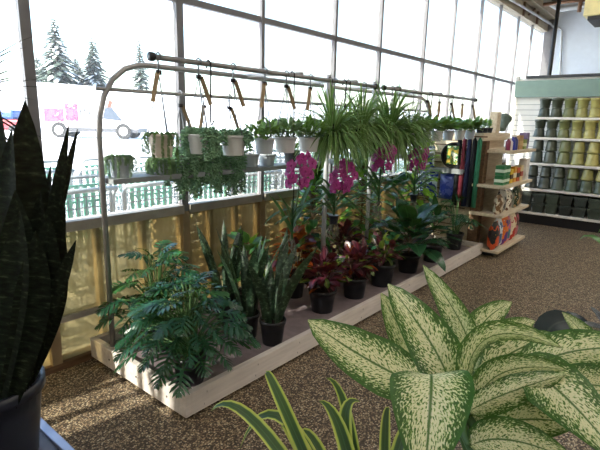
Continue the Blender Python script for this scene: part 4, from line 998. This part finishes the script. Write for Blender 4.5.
# nested shopping carts outside the window
M['cartwire'] = plain('cart_wire', '#8d9498', .4, .3); M['teal'] = plain('teal_plastic', '#62a692', .5)
def make_cart(loc, label):
    t = thing('shopping_cart', label, 'shopping cart', loc, 'shopping carts outside the window')
    b = MB(); L, W0, W1, z0, z1 = .82, .2, .27, .5, .98
    # tapered basket: wide end at x=0
    def P_(u, s_, z): w = W1+(W0-W1)*u; ww = w*(.8+.2*(z-z0)/(z1-z0)); return (u*L, s_*ww, z0+(z1-.0-z0)*((z-z0)/(z1-z0))*(1-.18*u)+.05*u)
    for s_ in (-1, 1):
        for k in range(7):
            z = z0+(z1-z0)*k/6; b.tube([P_(0, s_, z), P_(1, s_, z)], .005 if k < 6 else .01, 4)
        for k in range(14):
            u = k/13; b.tube([P_(u, s_, z0), P_(u, s_, z1)], .004, 4)
    for u in (0, 1):
        for k in range(7):
            z = z0+(z1-z0)*k/6; b.tube([P_(u, -1, z), P_(u, 1, z)], .005, 4)
        for k in range(9):
            a0 = V(P_(u, -1, z0)); a1 = V(P_(u, 1, z0)); c0 = V(P_(u, -1, z1)); c1 = V(P_(u, 1, z1)); b.tube([a0.lerp(a1, k/8), c0.lerp(c1, k/8)], .004, 4)
    b.build('basket', 'cartwire', t, True, True)
    b = MB()
    for s_ in (-1, 1): b.tube([(-.08, s_*.27, 1.04), (-.02, s_*.27, .98), (.0, s_*.26, .5), (-.06, s_*.25, .16), (.75, s_*.2, .16)], .013, 6)
    for x in (-.06, .4): b.tube([(x, -.24, .16), (x, .24, .16)], .012, 6)
    b.build('frame', 'cartwire', t, True, True)
    b = MB(); b.tube([(.0, -.2, .6), (.0, -.25, .64), (-.02, -.25, 1.08), (-.02, -.2, 1.13), (-.02, .2, 1.13), (-.02, .25, 1.08), (.0, .25, .64), (.0, .2, .6), (0, -.2, .6)], .013, 6); b.build('rear_gate', 'cartwire', t, True, True)
    b = MB(); b.tube([(-.08, -.27, 1.04), (-.08, .27, 1.04)], .018, 8); b.build('handle', 'cartwire', t, True, True)
    b = MB(); 
    for k in range(7): b.box((.0, -.2+.06*k, .64), (.008, -.165+.06*k, 1.06))
    for z in (.7, .82, .94, 1.06): b.box((.0, -.2, z), (.01, .2, z+.015))
    b.build('child_seat_flap', 'teal', t, False, True)
    for x in (-.03, .72):
        for s_ in (-1, 1):
            b = MB(); b.tube([(x, s_*.22-.015, .075), (x, s_*.22+.015, .075)], .07, 10); b.tube([(x, s_*.22, .08), (x, s_*.22, .17)], .01, 5); b.build('wheel', 'dark', t, True, True)
    return t
c0_ = None
for rw, y in ((0, 3.42), (1, 4.75)):
    for i in range(14):
        lab = '%s shopping cart from the left in the %s row outside the window' % (ORD[i], ['nearer', 'farther'][rw])
        loc = (.35+.62*i+.3*rw, y, GZ+.005)
        if c0_ is None: c0_ = make_cart((0, 0, 0), lab); c0_.location = loc; c0_.rotation_euler = (0, 0, PI/2)
        else: dup(c0_, loc, lab, None, PI/2)

# ------------------------------------------------------------------ light
w = bpy.data.worlds.new('world'); bpy.context.scene.world = w; w.use_nodes = True; nt = w.node_tree; nt.nodes.clear()
ou = nt.nodes.new('ShaderNodeOutputWorld'); bg = nt.nodes.new('ShaderNodeBackground'); sk = nt.nodes.new('ShaderNodeTexSky')
sk.sky_type = 'NISHITA'; sk.sun_disc = False; sk.sun_elevation = math.radians(33); sk.air_density = 1.; sk.dust_density = 1.6; sk.ozone_density = 1.
bg.inputs[1].default_value = .54
SUN_AZ = math.radians(180-12)     # where the sun stands, seen from above: left, a little beyond the window wall
sk.sun_rotation = math.radians(90)-SUN_AZ
nt.links.new(sk.outputs[0], bg.inputs[0]); nt.links.new(bg.outputs[0], ou.inputs[0])
sl = bpy.data.lights.new('sun', 'SUN'); sl.energy = 13.5; sl.angle = math.radians(.6); sl.color = (1, .93, .82)
so = bpy.data.objects.new('sun', sl); C.objects.link(so)
el = math.radians(33); sd = V((math.cos(SUN_AZ)*math.cos(el), math.sin(SUN_AZ)*math.cos(el), math.sin(el)))
so.rotation_euler = sd.to_track_quat('Z', 'Y').to_euler(); so.location = (-2, 8, 6)
vs = bpy.context.scene.view_settings; vs.view_transform = 'Standard'; vs.look = 'None'; vs.gamma = 1; vs.exposure = .8; vs.use_curve_mapping = False
cy = bpy.context.scene.cycles; cy.max_bounces = 8; cy.transparent_max_bounces = 12; cy.sample_clamp_indirect = 6
